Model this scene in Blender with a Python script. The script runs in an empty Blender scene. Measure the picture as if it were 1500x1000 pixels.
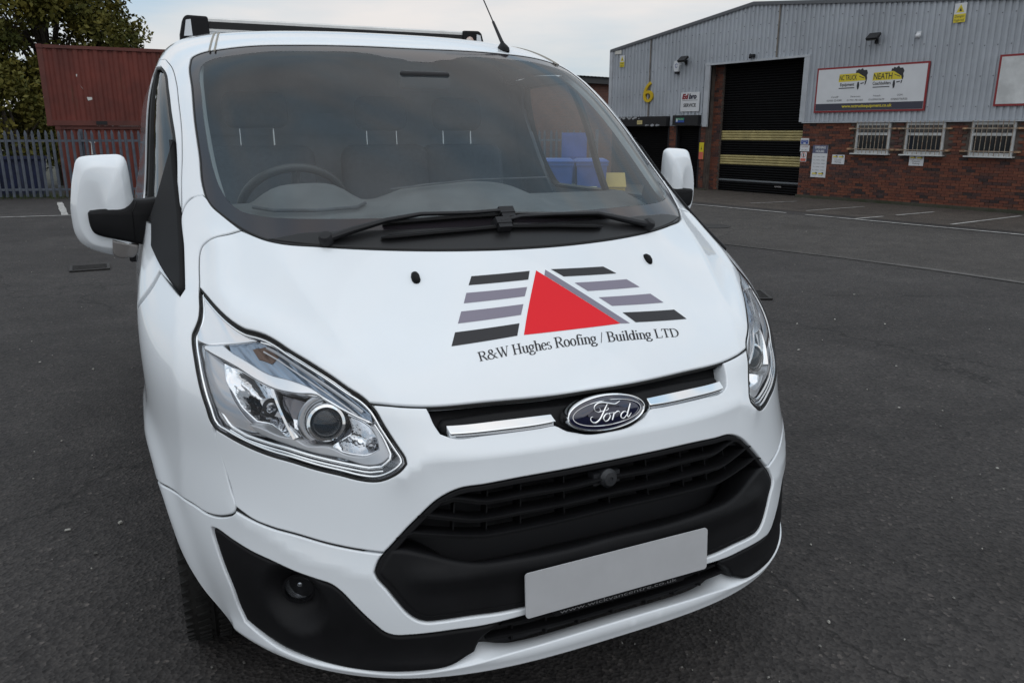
import bpy, bmesh, math, random
import numpy as np
from mathutils import Vector, Matrix
from mathutils.geometry import delaunay_2d_cdt
SC = bpy.context.scene
COL = SC.collection
random.seed(7)
RNG = np.random.default_rng(11)

# ---------------------------------------------------------------- camera
cam = bpy.data.cameras.new('camera'); cam_ob = bpy.data.objects.new('camera', cam); COL.objects.link(cam_ob)
cam.sensor_width = 36.0; cam.lens = 27.6; cam.clip_start = 0.05; cam.clip_end = 900
cam_ob.location = (-0.9828, -1.8713, 1.57)
cam_ob.rotation_euler = (math.pi/2 - 0.26209, 0, -0.43638)
SC.camera = cam_ob
# ---------------------------------------------------------------- sky, sun, exposure
SUN_EL, SUN_AZ = math.radians(56), math.radians(186)
w = bpy.data.worlds.new('World'); SC.world = w; w.use_nodes = True
nt = w.node_tree; nt.nodes.clear()
def N(t, **k):
    n = nt.nodes.new(t)
    for a, b in k.items(): setattr(n, a, b)
    return n
sky = N('ShaderNodeTexSky'); sky.sky_type = 'NISHITA'; sky.sun_disc = False
sky.sun_elevation = SUN_EL; sky.sun_rotation = SUN_AZ
tc = N('ShaderNodeTexCoord'); mp = N('ShaderNodeMapping'); mp.inputs['Scale'].default_value = (1.0, 1.0, 5.0); mp.inputs['Rotation'].default_value = (0.05, 0.06, 0.4)
n1 = N('ShaderNodeTexNoise'); n1.inputs['Scale'].default_value = 2.3; n1.inputs['Detail'].default_value = 6; n1.inputs['Roughness'].default_value = 0.5
n2 = N('ShaderNodeTexNoise'); n2.inputs['Scale'].default_value = 2.6; n2.inputs['Detail'].default_value = 5
r1 = N('ShaderNodeValToRGB'); e = r1.color_ramp.elements
e[0].position = .36; e[0].color = (5.2, 6.9, 8.4, 1); e[1].position = .64; e[1].color = (9.2, 8.8, 8.55, 1)
m_ = r1.color_ramp.elements.new(.5); m_.color = (7.6, 8.0, 8.3, 1)
r2 = N('ShaderNodeValToRGB'); r2.color_ramp.elements[0].position = .35; r2.color_ramp.elements[1].position = .6
r2.color_ramp.elements[0].color = (.78, .78, .78, 1); r2.color_ramp.elements[1].color = (.97, .97, .97, 1)
mix = N('ShaderNodeMix', data_type='RGBA')
bg = N('ShaderNodeBackground'); bg.inputs['Strength'].default_value = 0.106
ow = N('ShaderNodeOutputWorld')
L = nt.links.new
L(tc.outputs['Generated'], mp.inputs['Vector']); L(mp.outputs[0], n1.inputs['Vector']); L(mp.outputs[0], n2.inputs['Vector'])
L(n1.outputs['Fac'], r1.inputs[0]); L(n2.outputs['Fac'], r2.inputs[0])
L(r2.outputs[0], mix.inputs[0]); L(sky.outputs[0], mix.inputs[6]); L(r1.outputs[0], mix.inputs[7])
# an overcast sky is a little darker low down than overhead
sx = N('ShaderNodeSeparateXYZ'); mr = N('ShaderNodeMapRange'); mr.inputs[3].default_value = .84; mr.inputs[4].default_value = 1.2
dim = N('ShaderNodeVectorMath', operation='SCALE'); L(tc.outputs['Generated'], sx.inputs[0]); L(sx.outputs[2], mr.inputs[0])
L(mix.outputs[2], dim.inputs[0]); L(mr.outputs[0], dim.inputs['Scale']); L(dim.outputs[0], bg.inputs['Color']); L(bg.outputs[0], ow.inputs[0])
sun = bpy.data.lights.new('sun', 'SUN'); sun.energy = 0.55; sun.angle = math.radians(80); sun.color = (1, .97, .93)
sun_ob = bpy.data.objects.new('sun', sun); COL.objects.link(sun_ob)
sun_ob.rotation_euler = (math.pi/2 - SUN_EL, 0, math.pi - SUN_AZ)
SC.view_settings.view_transform = 'Standard'; SC.view_settings.look = 'None'
SC.view_settings.exposure = 0.0; SC.view_settings.gamma = 1.0; SC.view_settings.use_curve_mapping = False
SC.cycles.max_bounces = 8; SC.cycles.transparent_max_bounces = 16

# ---------------------------------------------------------------- materials
MATS = {}
def mat(name, col, rough=.5, metal=0., spec=.5, coat=0., coat_r=.05, noise=None, bump=None, trans=0., emit=None):
    """noise=(scale, amount, detail[, second colour]); bump=(scale, strength, distance)"""
    m = bpy.data.materials.new(name); m.use_nodes = True; t = m.node_tree; b = t.nodes['Principled BSDF']
    b.inputs['Base Color'].default_value = (*col, 1); b.inputs['Roughness'].default_value = rough
    b.inputs['Metallic'].default_value = metal; b.inputs['Specular IOR Level'].default_value = spec
    b.inputs['Coat Weight'].default_value = coat; b.inputs['Coat Roughness'].default_value = coat_r
    b.inputs['Transmission Weight'].default_value = trans
    geo = t.nodes.new('ShaderNodeNewGeometry')
    if noise:
        nz = t.nodes.new('ShaderNodeTexNoise'); nz.inputs['Scale'].default_value = noise[0]; nz.inputs['Detail'].default_value = noise[2]
        nz.inputs['Roughness'].default_value = .62
        t.links.new(geo.outputs['Position'], nz.inputs['Vector'])
        rp = t.nodes.new('ShaderNodeValToRGB'); a = noise[1]
        c2 = noise[3] if len(noise) > 3 else tuple(min(1, c*(1+a)) for c in col)
        c1 = col if len(noise) > 3 else tuple(c*(1-a) for c in col)
        rp.color_ramp.elements[0].position = .35; rp.color_ramp.elements[1].position = .68
        rp.color_ramp.elements[0].color = (*c1, 1); rp.color_ramp.elements[1].color = (*c2, 1)
        t.links.new(nz.outputs['Fac'], rp.inputs[0]); t.links.new(rp.outputs[0], b.inputs['Base Color'])
    if bump:
        nb = t.nodes.new('ShaderNodeTexNoise'); nb.inputs['Scale'].default_value = bump[0]; nb.inputs['Detail'].default_value = 3
        t.links.new(geo.outputs['Position'], nb.inputs['Vector'])
        bp = t.nodes.new('ShaderNodeBump'); bp.inputs['Strength'].default_value = bump[1]; bp.inputs['Distance'].default_value = bump[2]
        t.links.new(nb.outputs['Fac'], bp.inputs['Height']); t.links.new(bp.outputs[0], b.inputs['Normal'])
    MATS[name] = m
    return m
def glass(name, tint, ior=1.45, rough=0.0, boost=1.0, haze=0.0):
    """thin sheet of glass: tinted straight-through light plus the Fresnel reflection of both faces"""
    m = bpy.data.materials.new(name); m.use_nodes = True; t = m.node_tree; t.nodes.clear()
    o = t.nodes.new('ShaderNodeOutputMaterial'); mx = t.nodes.new('ShaderNodeMixShader'); tr = t.nodes.new('ShaderNodeBsdfTransparent')
    gl = t.nodes.new('ShaderNodeBsdfGlossy'); gl.inputs['Roughness'].default_value = rough; tr.inputs['Color'].default_value = (*tint, 1)
    fr = t.nodes.new('ShaderNodeFresnel'); g0 = t.nodes.new('ShaderNodeNewGeometry'); m0 = t.nodes.new('ShaderNodeMapRange'); m0.inputs[3].default_value = ior; m0.inputs[4].default_value = 1/ior      # same reflection from both sides of the sheet
    t.links.new(g0.outputs['Backfacing'], m0.inputs[0]); t.links.new(m0.outputs[0], fr.inputs['IOR'])
    mu = t.nodes.new('ShaderNodeMath'); mu.operation = 'MULTIPLY'; mu.inputs[1].default_value = boost; mu.use_clamp = True
    t.links.new(fr.outputs[0], mu.inputs[0]); t.links.new(mu.outputs[0], mx.inputs[0])
    if haze:  # pale bluish diffuse haze mixed in, paints the grey veil over the windscreen
        df = t.nodes.new('ShaderNodeBsdfDiffuse'); df.inputs['Color'].default_value = (.58, .68, .75, 1); m2 = t.nodes.new('ShaderNodeMixShader')
        nz = t.nodes.new('ShaderNodeTexNoise'); nz.inputs['Scale'].default_value = 4; nz.inputs['Detail'].default_value = 5; geo = t.nodes.new('ShaderNodeNewGeometry')
        mr = t.nodes.new('ShaderNodeMapRange'); mr.inputs[1].default_value = .3; mr.inputs[2].default_value = .7; mr.inputs[3].default_value = haze*.7; mr.inputs[4].default_value = haze*1.3
        t.links.new(geo.outputs['Position'], nz.inputs['Vector']); t.links.new(nz.outputs['Fac'], mr.inputs[0]); t.links.new(mr.outputs[0], m2.inputs[0])
        t.links.new(tr.outputs[0], m2.inputs[1]); t.links.new(df.outputs[0], m2.inputs[2]); t.links.new(m2.outputs[0], mx.inputs[1])
    else: t.links.new(tr.outputs[0], mx.inputs[1])
    t.links.new(gl.outputs[0], mx.inputs[2]); t.links.new(mx.outputs[0], o.inputs[0])
    MATS[name] = m
    return m
WHITE = mat('white_paint', (.775, .81, .845), .34, coat=1.0, coat_r=.03, bump=(900, .012, .0004), noise=(4.0, .012, 6))
PLAST = mat('black_plastic', (.0072, .0072, .0082), .55, spec=.18, bump=(1400, .12, .0004), noise=(6, .25, 4))
GLOSSB = mat('gloss_black', (.006, .006, .007), .16, spec=.4)
FRIT = mat('ceramic_border', (.022, .019, .023), .10, spec=.5)
COWL = mat('cowl_black', (.012, .012, .013), .4, spec=.35)
RUBBER = mat('rubber', (.012, .012, .012), .6, spec=.3)
TYRE = mat('tyre_rubber', (.014, .0135, .013), .78, spec=.25, noise=(30, .4, 4), bump=(120, .3, .002))
CHROME = mat('chrome', (.86, .87, .88), .05, 1.0)
CHROMED = mat('dark_chrome', (.30, .31, .33), .12, 1.0)
REFL = mat('reflector', (.72, .74, .77), .07, 1.0, bump=(42, .4, .005))
SATIN = mat('satin_silver', (.50, .51, .53), .30, .55, noise=(20, .05, 2))
SATINW = mat('bright_silver', (.78, .79, .81), .16, .9)
DRLM = mat('lamp_prism', (.20, .27, .36), .15, .55, coat=1.0, bump=(240, .35, .001))
AMBER = mat('amber', (.10, .055, .036), .2, .3)
LENSB = mat('lamp_lens', (.008, .013, .020), .03, spec=.5)
CLEAR = glass('clear_polycarbonate', (.98, .985, .99), 1.40, boost=.9)
SCREEN = glass('windscreen_glass', (.85, .90, .91), 1.5, boost=.62, haze=.036)
SIDEGL = glass('side_glass', (.80, .85, .84), 1.5, boost=1.2)
FOGGL = glass('fog_glass', (.8, .82, .84), 1.5)
PLATE = mat('plate_grey', (.47, .475, .49), .5, noise=(14, .03, 3))
VRED = mat('vinyl_red', (.76, .020, .030), .5, spec=.15)
VGREY = mat('vinyl_grey', (.215, .195, .25), .42, spec=.4)
VBLACK = mat('vinyl_black', (.016, .015, .018), .42, spec=.4)
NAVY = mat('badge_navy', (.006, .008, .035), .10, coat=1.0, coat_r=.01)
DASH = mat('dash_grey', (.125, .128, .130), .75, spec=.25, bump=(260, .25, .001), noise=(8, .12, 3))
TRIM = mat('pale_trim', (.30, .33, .34), .7)
DARKIN = mat('dark_interior', (.07, .074, .082), .85, noise=(12, .3, 3))
FABRIC = mat('seat_fabric', (.062, .072, .088), .95, noise=(60, .1, 3))
BULK = mat('bulkhead_grey', (.19, .215, .25), .7, noise=(2.5, .3, 4))
STEEL = mat('steel', (.55, .55, .56), .25, 1.0)
ALU = mat('aluminium', (.62, .62, .61), .38, .85, noise=(9, .08, 4))
REFW = mat('reflective_patch', (.60, .62, .64), .35)
BLACKMETAL = mat('black_metal', (.014, .014, .016), .55, spec=.3)
GREYTXT = mat('grey_lettering', (.16, .16, .165), .5)

# ---------------------------------------------------------------- mesh helpers
def link(name, me, parent=None, label=None, cat=None, group=None, kind=None):
    o = bpy.data.objects.new(name, me); COL.objects.link(o)
    if parent is not None: o.parent = parent
    if label: o['label'] = label
    if cat: o['category'] = cat
    if group: o['group'] = group
    if kind: o['kind'] = kind
    return o
def thing(name, label, cat, loc=(0, 0, 0), rz=0, group=None):
    o = link(name, None, None, label, cat, group); o.location = loc; o.rotation_euler = (0, 0, rz); o.empty_display_size = .2
    return o
def node(name, parent):
    o = link(name, None, parent); o.empty_display_size = .05; return o
class MB:
    """collects shapes that become ONE mesh object"""
    def __init__(s): s.v = []; s.f = []; s.m = []; s.mi = 0
    def add(s, vs, fs):
        b = len(s.v); s.v += [tuple(map(float, q)) for q in vs]; s.f += [tuple(b+i for i in f) for f in fs]; s.m += [s.mi]*len(fs)
        return s
    def box(s, c, d, rot=None, taper=1.0):
        vs = []
        for z in (-1, 1):
            k = taper if z > 0 else 1
            for x, y in ((-1, -1), (1, -1), (1, 1), (-1, 1)):
                q = Vector((x*d[0]/2*k, y*d[1]/2*k, z*d[2]/2))
                if rot is not None: q = rot @ q
                vs.append(q + Vector(c))
        return s.add(vs, [(3, 2, 1, 0), (4, 5, 6, 7), (0, 1, 5, 4), (1, 2, 6, 5), (2, 3, 7, 6), (3, 0, 4, 7)])
    def rings(s, R, caps=True, close=True):
        n = len(R[0]); vs = [q for r in R for q in r]; fs = []
        for k in range(len(R)-1):
            for i in range(n if close else n-1):
                j = (i+1) % n; fs.append((k*n+i, k*n+j, (k+1)*n+j, (k+1)*n+i))
        if caps: fs += [tuple(reversed(range(n))), tuple((len(R)-1)*n+i for i in range(n))]
        return s.add(vs, fs)
    def tube(s, path, rad, n=8, caps=True, flat=1.0, up=None):
        P = [Vector(q) for q in path]; rr = rad if hasattr(rad, '__len__') else [rad]*len(P)
        R = []; prev = None
        for i, q in enumerate(P):
            t = (P[min(i+1, len(P)-1)]-P[max(i-1, 0)]).normalized()
            if prev is None:
                u = Vector(up) if up is not None else (Vector((0, 0, 1)) if abs(t.z) < .9 else Vector((1, 0, 0)))
            else: u = prev
            a = (u - t*u.dot(t)); a = a.normalized() if a.length > 1e-6 else t.orthogonal().normalized()
            prev = a; b = t.cross(a)
            R.append([q + a*rr[i]*math.cos(2*math.pi*k/n)*flat + b*rr[i]*math.sin(2*math.pi*k/n) for k in range(n)])
        return s.rings(R, caps)
    def cyl(s, c, axis, prof, n=24, caps=True):
        """lathe: prof = [(along, radius)]"""
        a = Vector(axis).normalized(); u = a.orthogonal().normalized(); v = a.cross(u); c = Vector(c)
        return s.rings([[c + a*h + (u*math.cos(2*math.pi*k/n)+v*math.sin(2*math.pi*k/n))*r for k in range(n)] for h, r in prof], caps)
    def prism(s, poly, o, ux, uy, d):
        """flat polygon in plane (o; ux, uy) extruded by vector d"""
        o, ux, uy, d = map(Vector, (o, ux, uy, d)); n = len(poly)
        a = [o+ux*x+uy*y for x, y in poly]; b = [q+d for q in a]
        return s.rings([a, b], True)
    def sheet(s, poly, o, ux, uy):
        o, ux, uy = map(Vector, (o, ux, uy)); return s.add([o+ux*x+uy*y for x, y in poly], [tuple(range(len(poly)))])
    def build(s, name, mats, parent=None, smooth=None, fix=True, **k):
        me = bpy.data.meshes.new(name); me.from_pydata(s.v, [], s.f)
        mats = mats if isinstance(mats, (list, tuple)) else [mats]
        for m in mats: me.materials.append(m)
        if len(mats) > 1: me.polygons.foreach_set('material_index', s.m)
        me.validate(); 
        if fix:
            bm = bmesh.new(); bm.from_mesh(me); bmesh.ops.recalc_face_normals(bm, faces=bm.faces); bm.to_mesh(me); bm.free()
        if smooth: soft(me, smooth)
        return link(name, me, parent, **k)
def soft(me, deg):
    me.polygons.foreach_set('use_smooth', [True]*len(me.polygons))
    me.set_sharp_from_angle(angle=math.radians(deg))
def text_mesh(txt, h, width=None, bold=0.0, align='CENTER', shear=0.0, res=3):
    """flat filled lettering as vertices and faces in the xy plane; h = capital height"""
    c = bpy.data.curves.new('lettering', 'FONT'); c.body = txt; c.size = h/.70; c.resolution_u = res; c.offset = bold; c.shear = shear
    c.align_x = align
    o = bpy.data.objects.new('lettering', c); COL.objects.link(o)
    dg = bpy.context.evaluated_depsgraph_get(); me = bpy.data.meshes.new_from_object(o.evaluated_get(dg))
    vs = [tuple(q.co[:2]) for q in me.vertices]; fs = [tuple(p.vertices) for p in me.polygons]
    bpy.data.objects.remove(o); bpy.data.curves.remove(c); bpy.data.meshes.remove(me)
    if width and vs:
        x0 = min(q[0] for q in vs); x1 = max(q[0] for q in vs); k = width/(x1-x0)
        cx = (x0+x1)/2 if align == 'CENTER' else x0
        vs = [((x-cx)*k, y) for x, y in vs]
    return vs, fs
def add_text(mb, txt, h, o, ux, uy, **k):
    vs, fs = text_mesh(txt, h, **k); o, ux, uy = map(Vector, (o, ux, uy))
    mb.add([o+ux*x+uy*y for x, y in vs], fs)

# ---------------------------------------------------------------- ground
def asphalt(name, base, light, warm=None):
    m = bpy.data.materials.new(name); m.use_nodes = True; t = m.node_tree; b = t.nodes['Principled BSDF']
    geo = t.nodes.new('ShaderNodeNewGeometry')
    def nz(s, d, r=.6):
        n = t.nodes.new('ShaderNodeTexNoise'); n.inputs['Scale'].default_value = s; n.inputs['Detail'].default_value = d; n.inputs['Roughness'].default_value = r
        t.links.new(geo.outputs['Position'], n.inputs['Vector']); return n
    def ramp(n, p0, c0, p1, c1):
        r = t.nodes.new('ShaderNodeValToRGB'); r.color_ramp.elements[0].position = p0; r.color_ramp.elements[1].position = p1
        r.color_ramp.elements[0].color = (*c0, 1); r.color_ramp.elements[1].color = (*c1, 1); t.links.new(n.outputs[0], r.inputs[0]); return r
    def mul(a, c):
        x = t.nodes.new('ShaderNodeMix'); x.data_type = 'RGBA'; x.blend_type = 'MULTIPLY'; x.inputs[0].default_value = 1
        t.links.new(a.outputs[0] if a.bl_idname != 'ShaderNodeMix' else a.outputs[2], x.inputs[6]); t.links.new(c.outputs[0], x.inputs[7]); return x
    big = ramp(nz(.35, 5), .3, base, .72, light)
    mid = ramp(nz(3.2, 5, .7), .25, (.68, .68, .68), .75, (1.25, 1.24, 1.22))
    vc = t.nodes.new('ShaderNodeTexVoronoi'); vc.feature = 'DISTANCE_TO_EDGE'; vc.inputs['Scale'].default_value = .22
    wn = nz(1.3, 6, .65); ad = t.nodes.new('ShaderNodeMix'); ad.data_type = 'RGBA'; ad.blend_type = 'LINEAR_LIGHT'; ad.inputs[0].default_value = .35
    t.links.new(geo.outputs['Position'], ad.inputs[6]); t.links.new(wn.outputs['Color'], ad.inputs[7]); t.links.new(ad.outputs[2], vc.inputs['Vector'])
    crk = t.nodes.new('ShaderNodeValToRGB'); crk.color_ramp.elements[0].position = 0; crk.color_ramp.elements[0].color = (.45, .45, .45, 1); crk.color_ramp.elements[1].position = .0035; crk.color_ramp.elements[1].color = (1, 1, 1, 1); t.links.new(vc.outputs['Distance'], crk.inputs[0])
    pits = ramp(nz(38, 4, .75), .30, (.30, .29, .29), .44, (1, 1, 1))
    oil = ramp(nz(.8, 3, .5), .60, (1, 1, 1), .74, (.70, .69, .68))
    vo = t.nodes.new('ShaderNodeTexVoronoi'); vo.inputs['Scale'].default_value = 75; t.links.new(geo.outputs['Position'], vo.inputs['Vector'])
    fine = t.nodes.new('ShaderNodeValToRGB'); t.links.new(vo.outputs['Color'], fine.inputs[0])
    fe = fine.color_ramp.elements; fe[0].position = 0; fe[0].color = (.38, .37, .38, 1); fe[1].position = 1; fe[1].color = (2.6, 2.5, 2.4, 1)
    q = fe.new(.55); q.color = (.9, .9, .9, 1); q = fe.new(.86); q.color = (1.15, 1.14, 1.12, 1)
    x = mul(mul(mul(mul(mul(big, mid), fine), crk), oil), pits)
    t.links.new(x.outputs[2], b.inputs['Base Color'])
    b.inputs['Roughness'].default_value = .82; b.inputs['Specular IOR Level'].default_value = .32
    bp = t.nodes.new('ShaderNodeBump'); bp.inputs['Strength'].default_value = .75; bp.inputs['Distance'].default_value = .006
    t.links.new(vo.outputs['Distance'], bp.inputs['Height']); t.links.new(bp.outputs[0], b.inputs['Normal'])
    MATS[name] = m
    return m
ASPH = asphalt('asphalt', (.031, .0280, .0276), (.063, .0580, .0565))
ASPH2 = asphalt('worn_asphalt', (.055, .050, .047), (.085, .078, .073))
APRON = asphalt('brown_concrete', (.060, .050, .044), (.10, .085, .074))
LINE = mat('road_paint', (.50, .49, .47), .8, noise=(9, .3, 6, (.20, .195, .185)))
MOSS = mat('mossy_concrete', (.055, .052, .040), .95, noise=(5, .4, 5, (.03, .036, .018)), bump=(60, .5, .01))
SOIL = mat('dark_soil', (.035, .034, .022), .95, noise=(2, .4, 5))
FENCE_A, FENCE_U = Vector((-1.08, 19.3, 0)), Vector((.952, -.305, 0)).normalized()      # line of the palisade fence
FENCE_N = Vector((-FENCE_U.y, FENCE_U.x, 0))
g = MB()
far = 420
def gp(a, b, z): return FENCE_A + FENCE_U*a + FENCE_N*b + Vector((0, 0, z))
cols = [-far, -60, -20, 0, 20, 60, far]
rows = [(-far, 0), (-60, 0), (-24, 0), (.45, 0), (1.3, -.32), (60, -.32), (far, -.32)]
for b, z in rows: 
    for a in cols: g.v.append(tuple(gp(a, b, z)))
nc = len(cols)
for r in range(len(rows)-1):
    for c in range(nc-1): g.f.append((r*nc+c, r*nc+c+1, (r+1)*nc+c+1, (r+1)*nc+c)); g.m.append(1 if r >= 3 else 0)
g.build('ground', [ASPH, SOIL], kind='structure')

FB = Vector((14.56, 7.88, 0)); FD = Vector((-.19474, .98086, 0)); FRZ = math.atan2(-.98086, .19474)   # workshop front: base point, direction, rotation
FX = Vector((.19474, -.98086, 0)); FY = Vector((.98086, .19474, 0))
def fp(x, y, z): return FB + FX*x + FY*y + Vector((0, 0, z))
# paved strip in front of the workshop, a few millimetres above the yard
a = MB(); P = [fp(-13, -3.05, .004), fp(-13, 0.6, .004), fp(4, 0.6, .004), fp(4, -3.15, .004)]
a.add([P[0], P[3], P[2], P[1]], [(0, 1, 2, 3)]); a.build('pavement', APRON, kind='structure')
# lighter band of older surfacing crossing the yard
a = MB(); a.add([(4.6, 12.5, .004), (6.55, 6.85, .004), (7.0, 5.4, .004), (7.42, 3.3, .004), (7.9, -1, .004), (11.6, 2.0, .004), (11.2, 5.9, .004), (9.9, 12.05, .004)], [(0, 1, 2, 3, 4, 5, 6, 7)])
a.build('yard_surface', ASPH2, kind='structure')
a = MB()
pl = [(5.9, 8.95), (6.5, 7.0), (7.05, 5.35), (7.31, 4.29), (7.44, 3.3), (7.6, 2.2)]
wv = [.012, .012, .02, .06, .05, .04]
for i in range(len(pl)-1):
    p0, p1 = Vector(pl[i]), Vector(pl[i+1]); nrm = Vector((p1-p0)).orthogonal().normalized()
    a.add([(*(p0-nrm*wv[i]), .008), (*(p1-nrm*wv[i+1]), .008), (*(p1+nrm*wv[i+1]), .008), (*(p0+nrm*wv[i]), .008)], [(0, 1, 2, 3)])
a.build('tar_seam', mat('pale_seam', (.085, .080, .076), .85, noise=(14, .3, 4)), kind='structure')
def lane(name, pts, w):
    m = MB()
    for (x0, y0), (x1, y1) in zip(pts[:-1], pts[1:]):
        d = Vector((x1-x0, y1-y0)); n = d.orthogonal().normalized()*w/2
        k = max(1, int(d.length/.4))
        for i in range(k):       # painted in worn lengths with slightly uneven edges
            if random.random() < .05: continue
            p, q = Vector((x0, y0))+d*i/k, Vector((x0, y0))+d*(i+1)/k; j = random.uniform(.8, 1.1)
            m.add([(*(p-n*j), .012), (*(q-n*j), .012), (*(q+n*j), .012), (*(p+n*j), .012)], [(0, 1, 2, 3)])
    return m.build(name, LINE, kind='structure')
lane('bay_line', [(9.4, 14.4), (10.04, 12.03), (11.37, 5.82), (11.9, 3.3)], .075)
lane('bay_line', [(10.85, 8.6), (13.27, 8.85)], .06)
lane('bay_line', [(11.62, 7.25), (14.1, 7.64)], .06)
lane('bay_line', [(11.3, 11.9), (12.6, 11.84)], .05)
lane('bay_line', [(11.15, 10.1), (12.95, 10.26)], .05)
lane('bay_line', [(-7.5, 15.95), (-3.41, 15.52), (1.5, 15.0)], .07)
lane('bay_line', [(-2.66, 18.7), (-2.34, 15.5)], .13)
lane('bay_line', [(-5.6, 19.2), (-5.3, 15.9)], .13)
# drain gratings: frame, bars, dark sump
IRON = mat('cast_iron', (.030, .028, .027), .6, .4, noise=(25, .4, 4))
PIT = mat('drain_pit', (.004, .004, .004), .9)
def drain(label, c, rz, w, d, nb):
    t = thing('drain_grate', label, 'drain grate', (*c, 0), rz)
    m = MB(); m.box((0, 0, .0065), (w, d, .003)); m.build('sump', PIT, t)
    m = MB()
    for sx in (-1, 1): m.box((sx*(w/2-.015), 0, .0125), (.03, d, .016))
    for sy in (-1, 1): m.box((0, sy*(d/2-.015), .0121), (w-.06, .03, .0145))
    m.build('frame', IRON, t)
    for i in range(nb):
        y = -d/2+.05+(d-.1)*i/(nb-1); m = MB(); m.box((0, y, .0115), (w-.062, .018, .012)); m.build('bar', IRON, t)
drain('cast iron drain grate set in the asphalt left of the van', (-1.62, 8.55), .05, .42, .42, 7)
drain('cast iron drain grate set in the asphalt right of the far headlight', (4.30, 4.05), -.5, .46, .42, 7)
m = MB(); m.cyl((7.74, 8.8, .006), (0, 0, 1), [(0, .30), (.006, .30), (.006, .25), (.004, .25), (.004, .03)], 24)
m.build('manhole_cover', IRON, smooth=30, label='round dark manhole cover in the yard between the van and the parking bays', cat='manhole cover')
# scattered grit and litter flakes
g = MB(); g2 = MB()
for i in range(1500):
    r = 1.2+15*random.random()**1.6; an = random.uniform(-1.0, 1.45); x = -1+r*math.sin(an); y = -1.87+r*math.cos(an)
    if abs(x) < .8 and 0 < y < 4.6: continue
    s = random.uniform(.002, .0045)*(1 if random.random() < .93 else 1.8); z = s*.5+.001
    rot = Matrix.Rotation(random.uniform(0, 3), 3, 'Z') @ Matrix.Rotation(random.uniform(0, 1), 3, 'X')
    (g if random.random() < .8 else g2).box((x, y, z+.003), (s*2, s*1.5, s), rot, .7)
g.build('grit', mat('grit', (.15, .145, .135), .9, noise=(5, .5, 2)), kind='stuff')
for q in [(3.9, 3.5), (4.3, 2.9), (4.55, 2.6), (5.3, 3.6), (3.6, 1.7), (3.3, 2.3), (6.9, 2.2), (4.9, 4.9), (-1.75, 4.3), (-2.2, 3.9), (-2.5, 6.2), (2.9, 1.1), (4.1, .6), (5.6, 2.0), (3.75, 3.15), (2.6, .3), (-1.4, 1.5), (-1.85, 2.6)]:
    rot = Matrix.Rotation(random.uniform(0, 3), 3, 'Z'); g2.box((*q, .009), (random.uniform(.012, .03), .012, .003), rot, .8)
g2.build('litter_flakes', mat('flake', (.34, .33, .30), .9), kind='stuff')

# ---------------------------------------------------------------- van body form
# van body form: width, nose, shoulder length and section exponents at each height, and the outlines of its panels in body coordinates (arc length, height parameter)
BODY={'Y0': [-0.4042, -0.3962, -0.374, -0.3446, -0.2542, -0.0948, 0.0648, 0.2755, 0.6098, 0.9485, 1.2096, 1.5294, 2.1066], 'W': [0.9727, 1.0158, 1.0311, 1.0296, 1.0308, 1.0247, 0.9876, 0.9569, 0.9283, 0.8869, 0.8059, 0.6723, 0.4991], 'L': [0.9092, 0.8748, 0.8542, 0.8224, 0.7252, 0.6704, 0.708, 0.684, 0.571, 0.4865, 0.4777, 0.4448, 0.4154], 'P': [3.1924, 3.1547, 2.9212, 2.8022, 2.9187, 2.5172, 2.1954, 2.1986, 2.2939, 2.4616, 2.4365, 2.3443, 2.2788], 'Q': [1.8339, 1.75, 1.67, 1.5915, 1.603, 1.5773, 1.5406, 1.5381, 1.6239, 1.7261, 1.7057, 1.729, 1.7854]}
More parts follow.
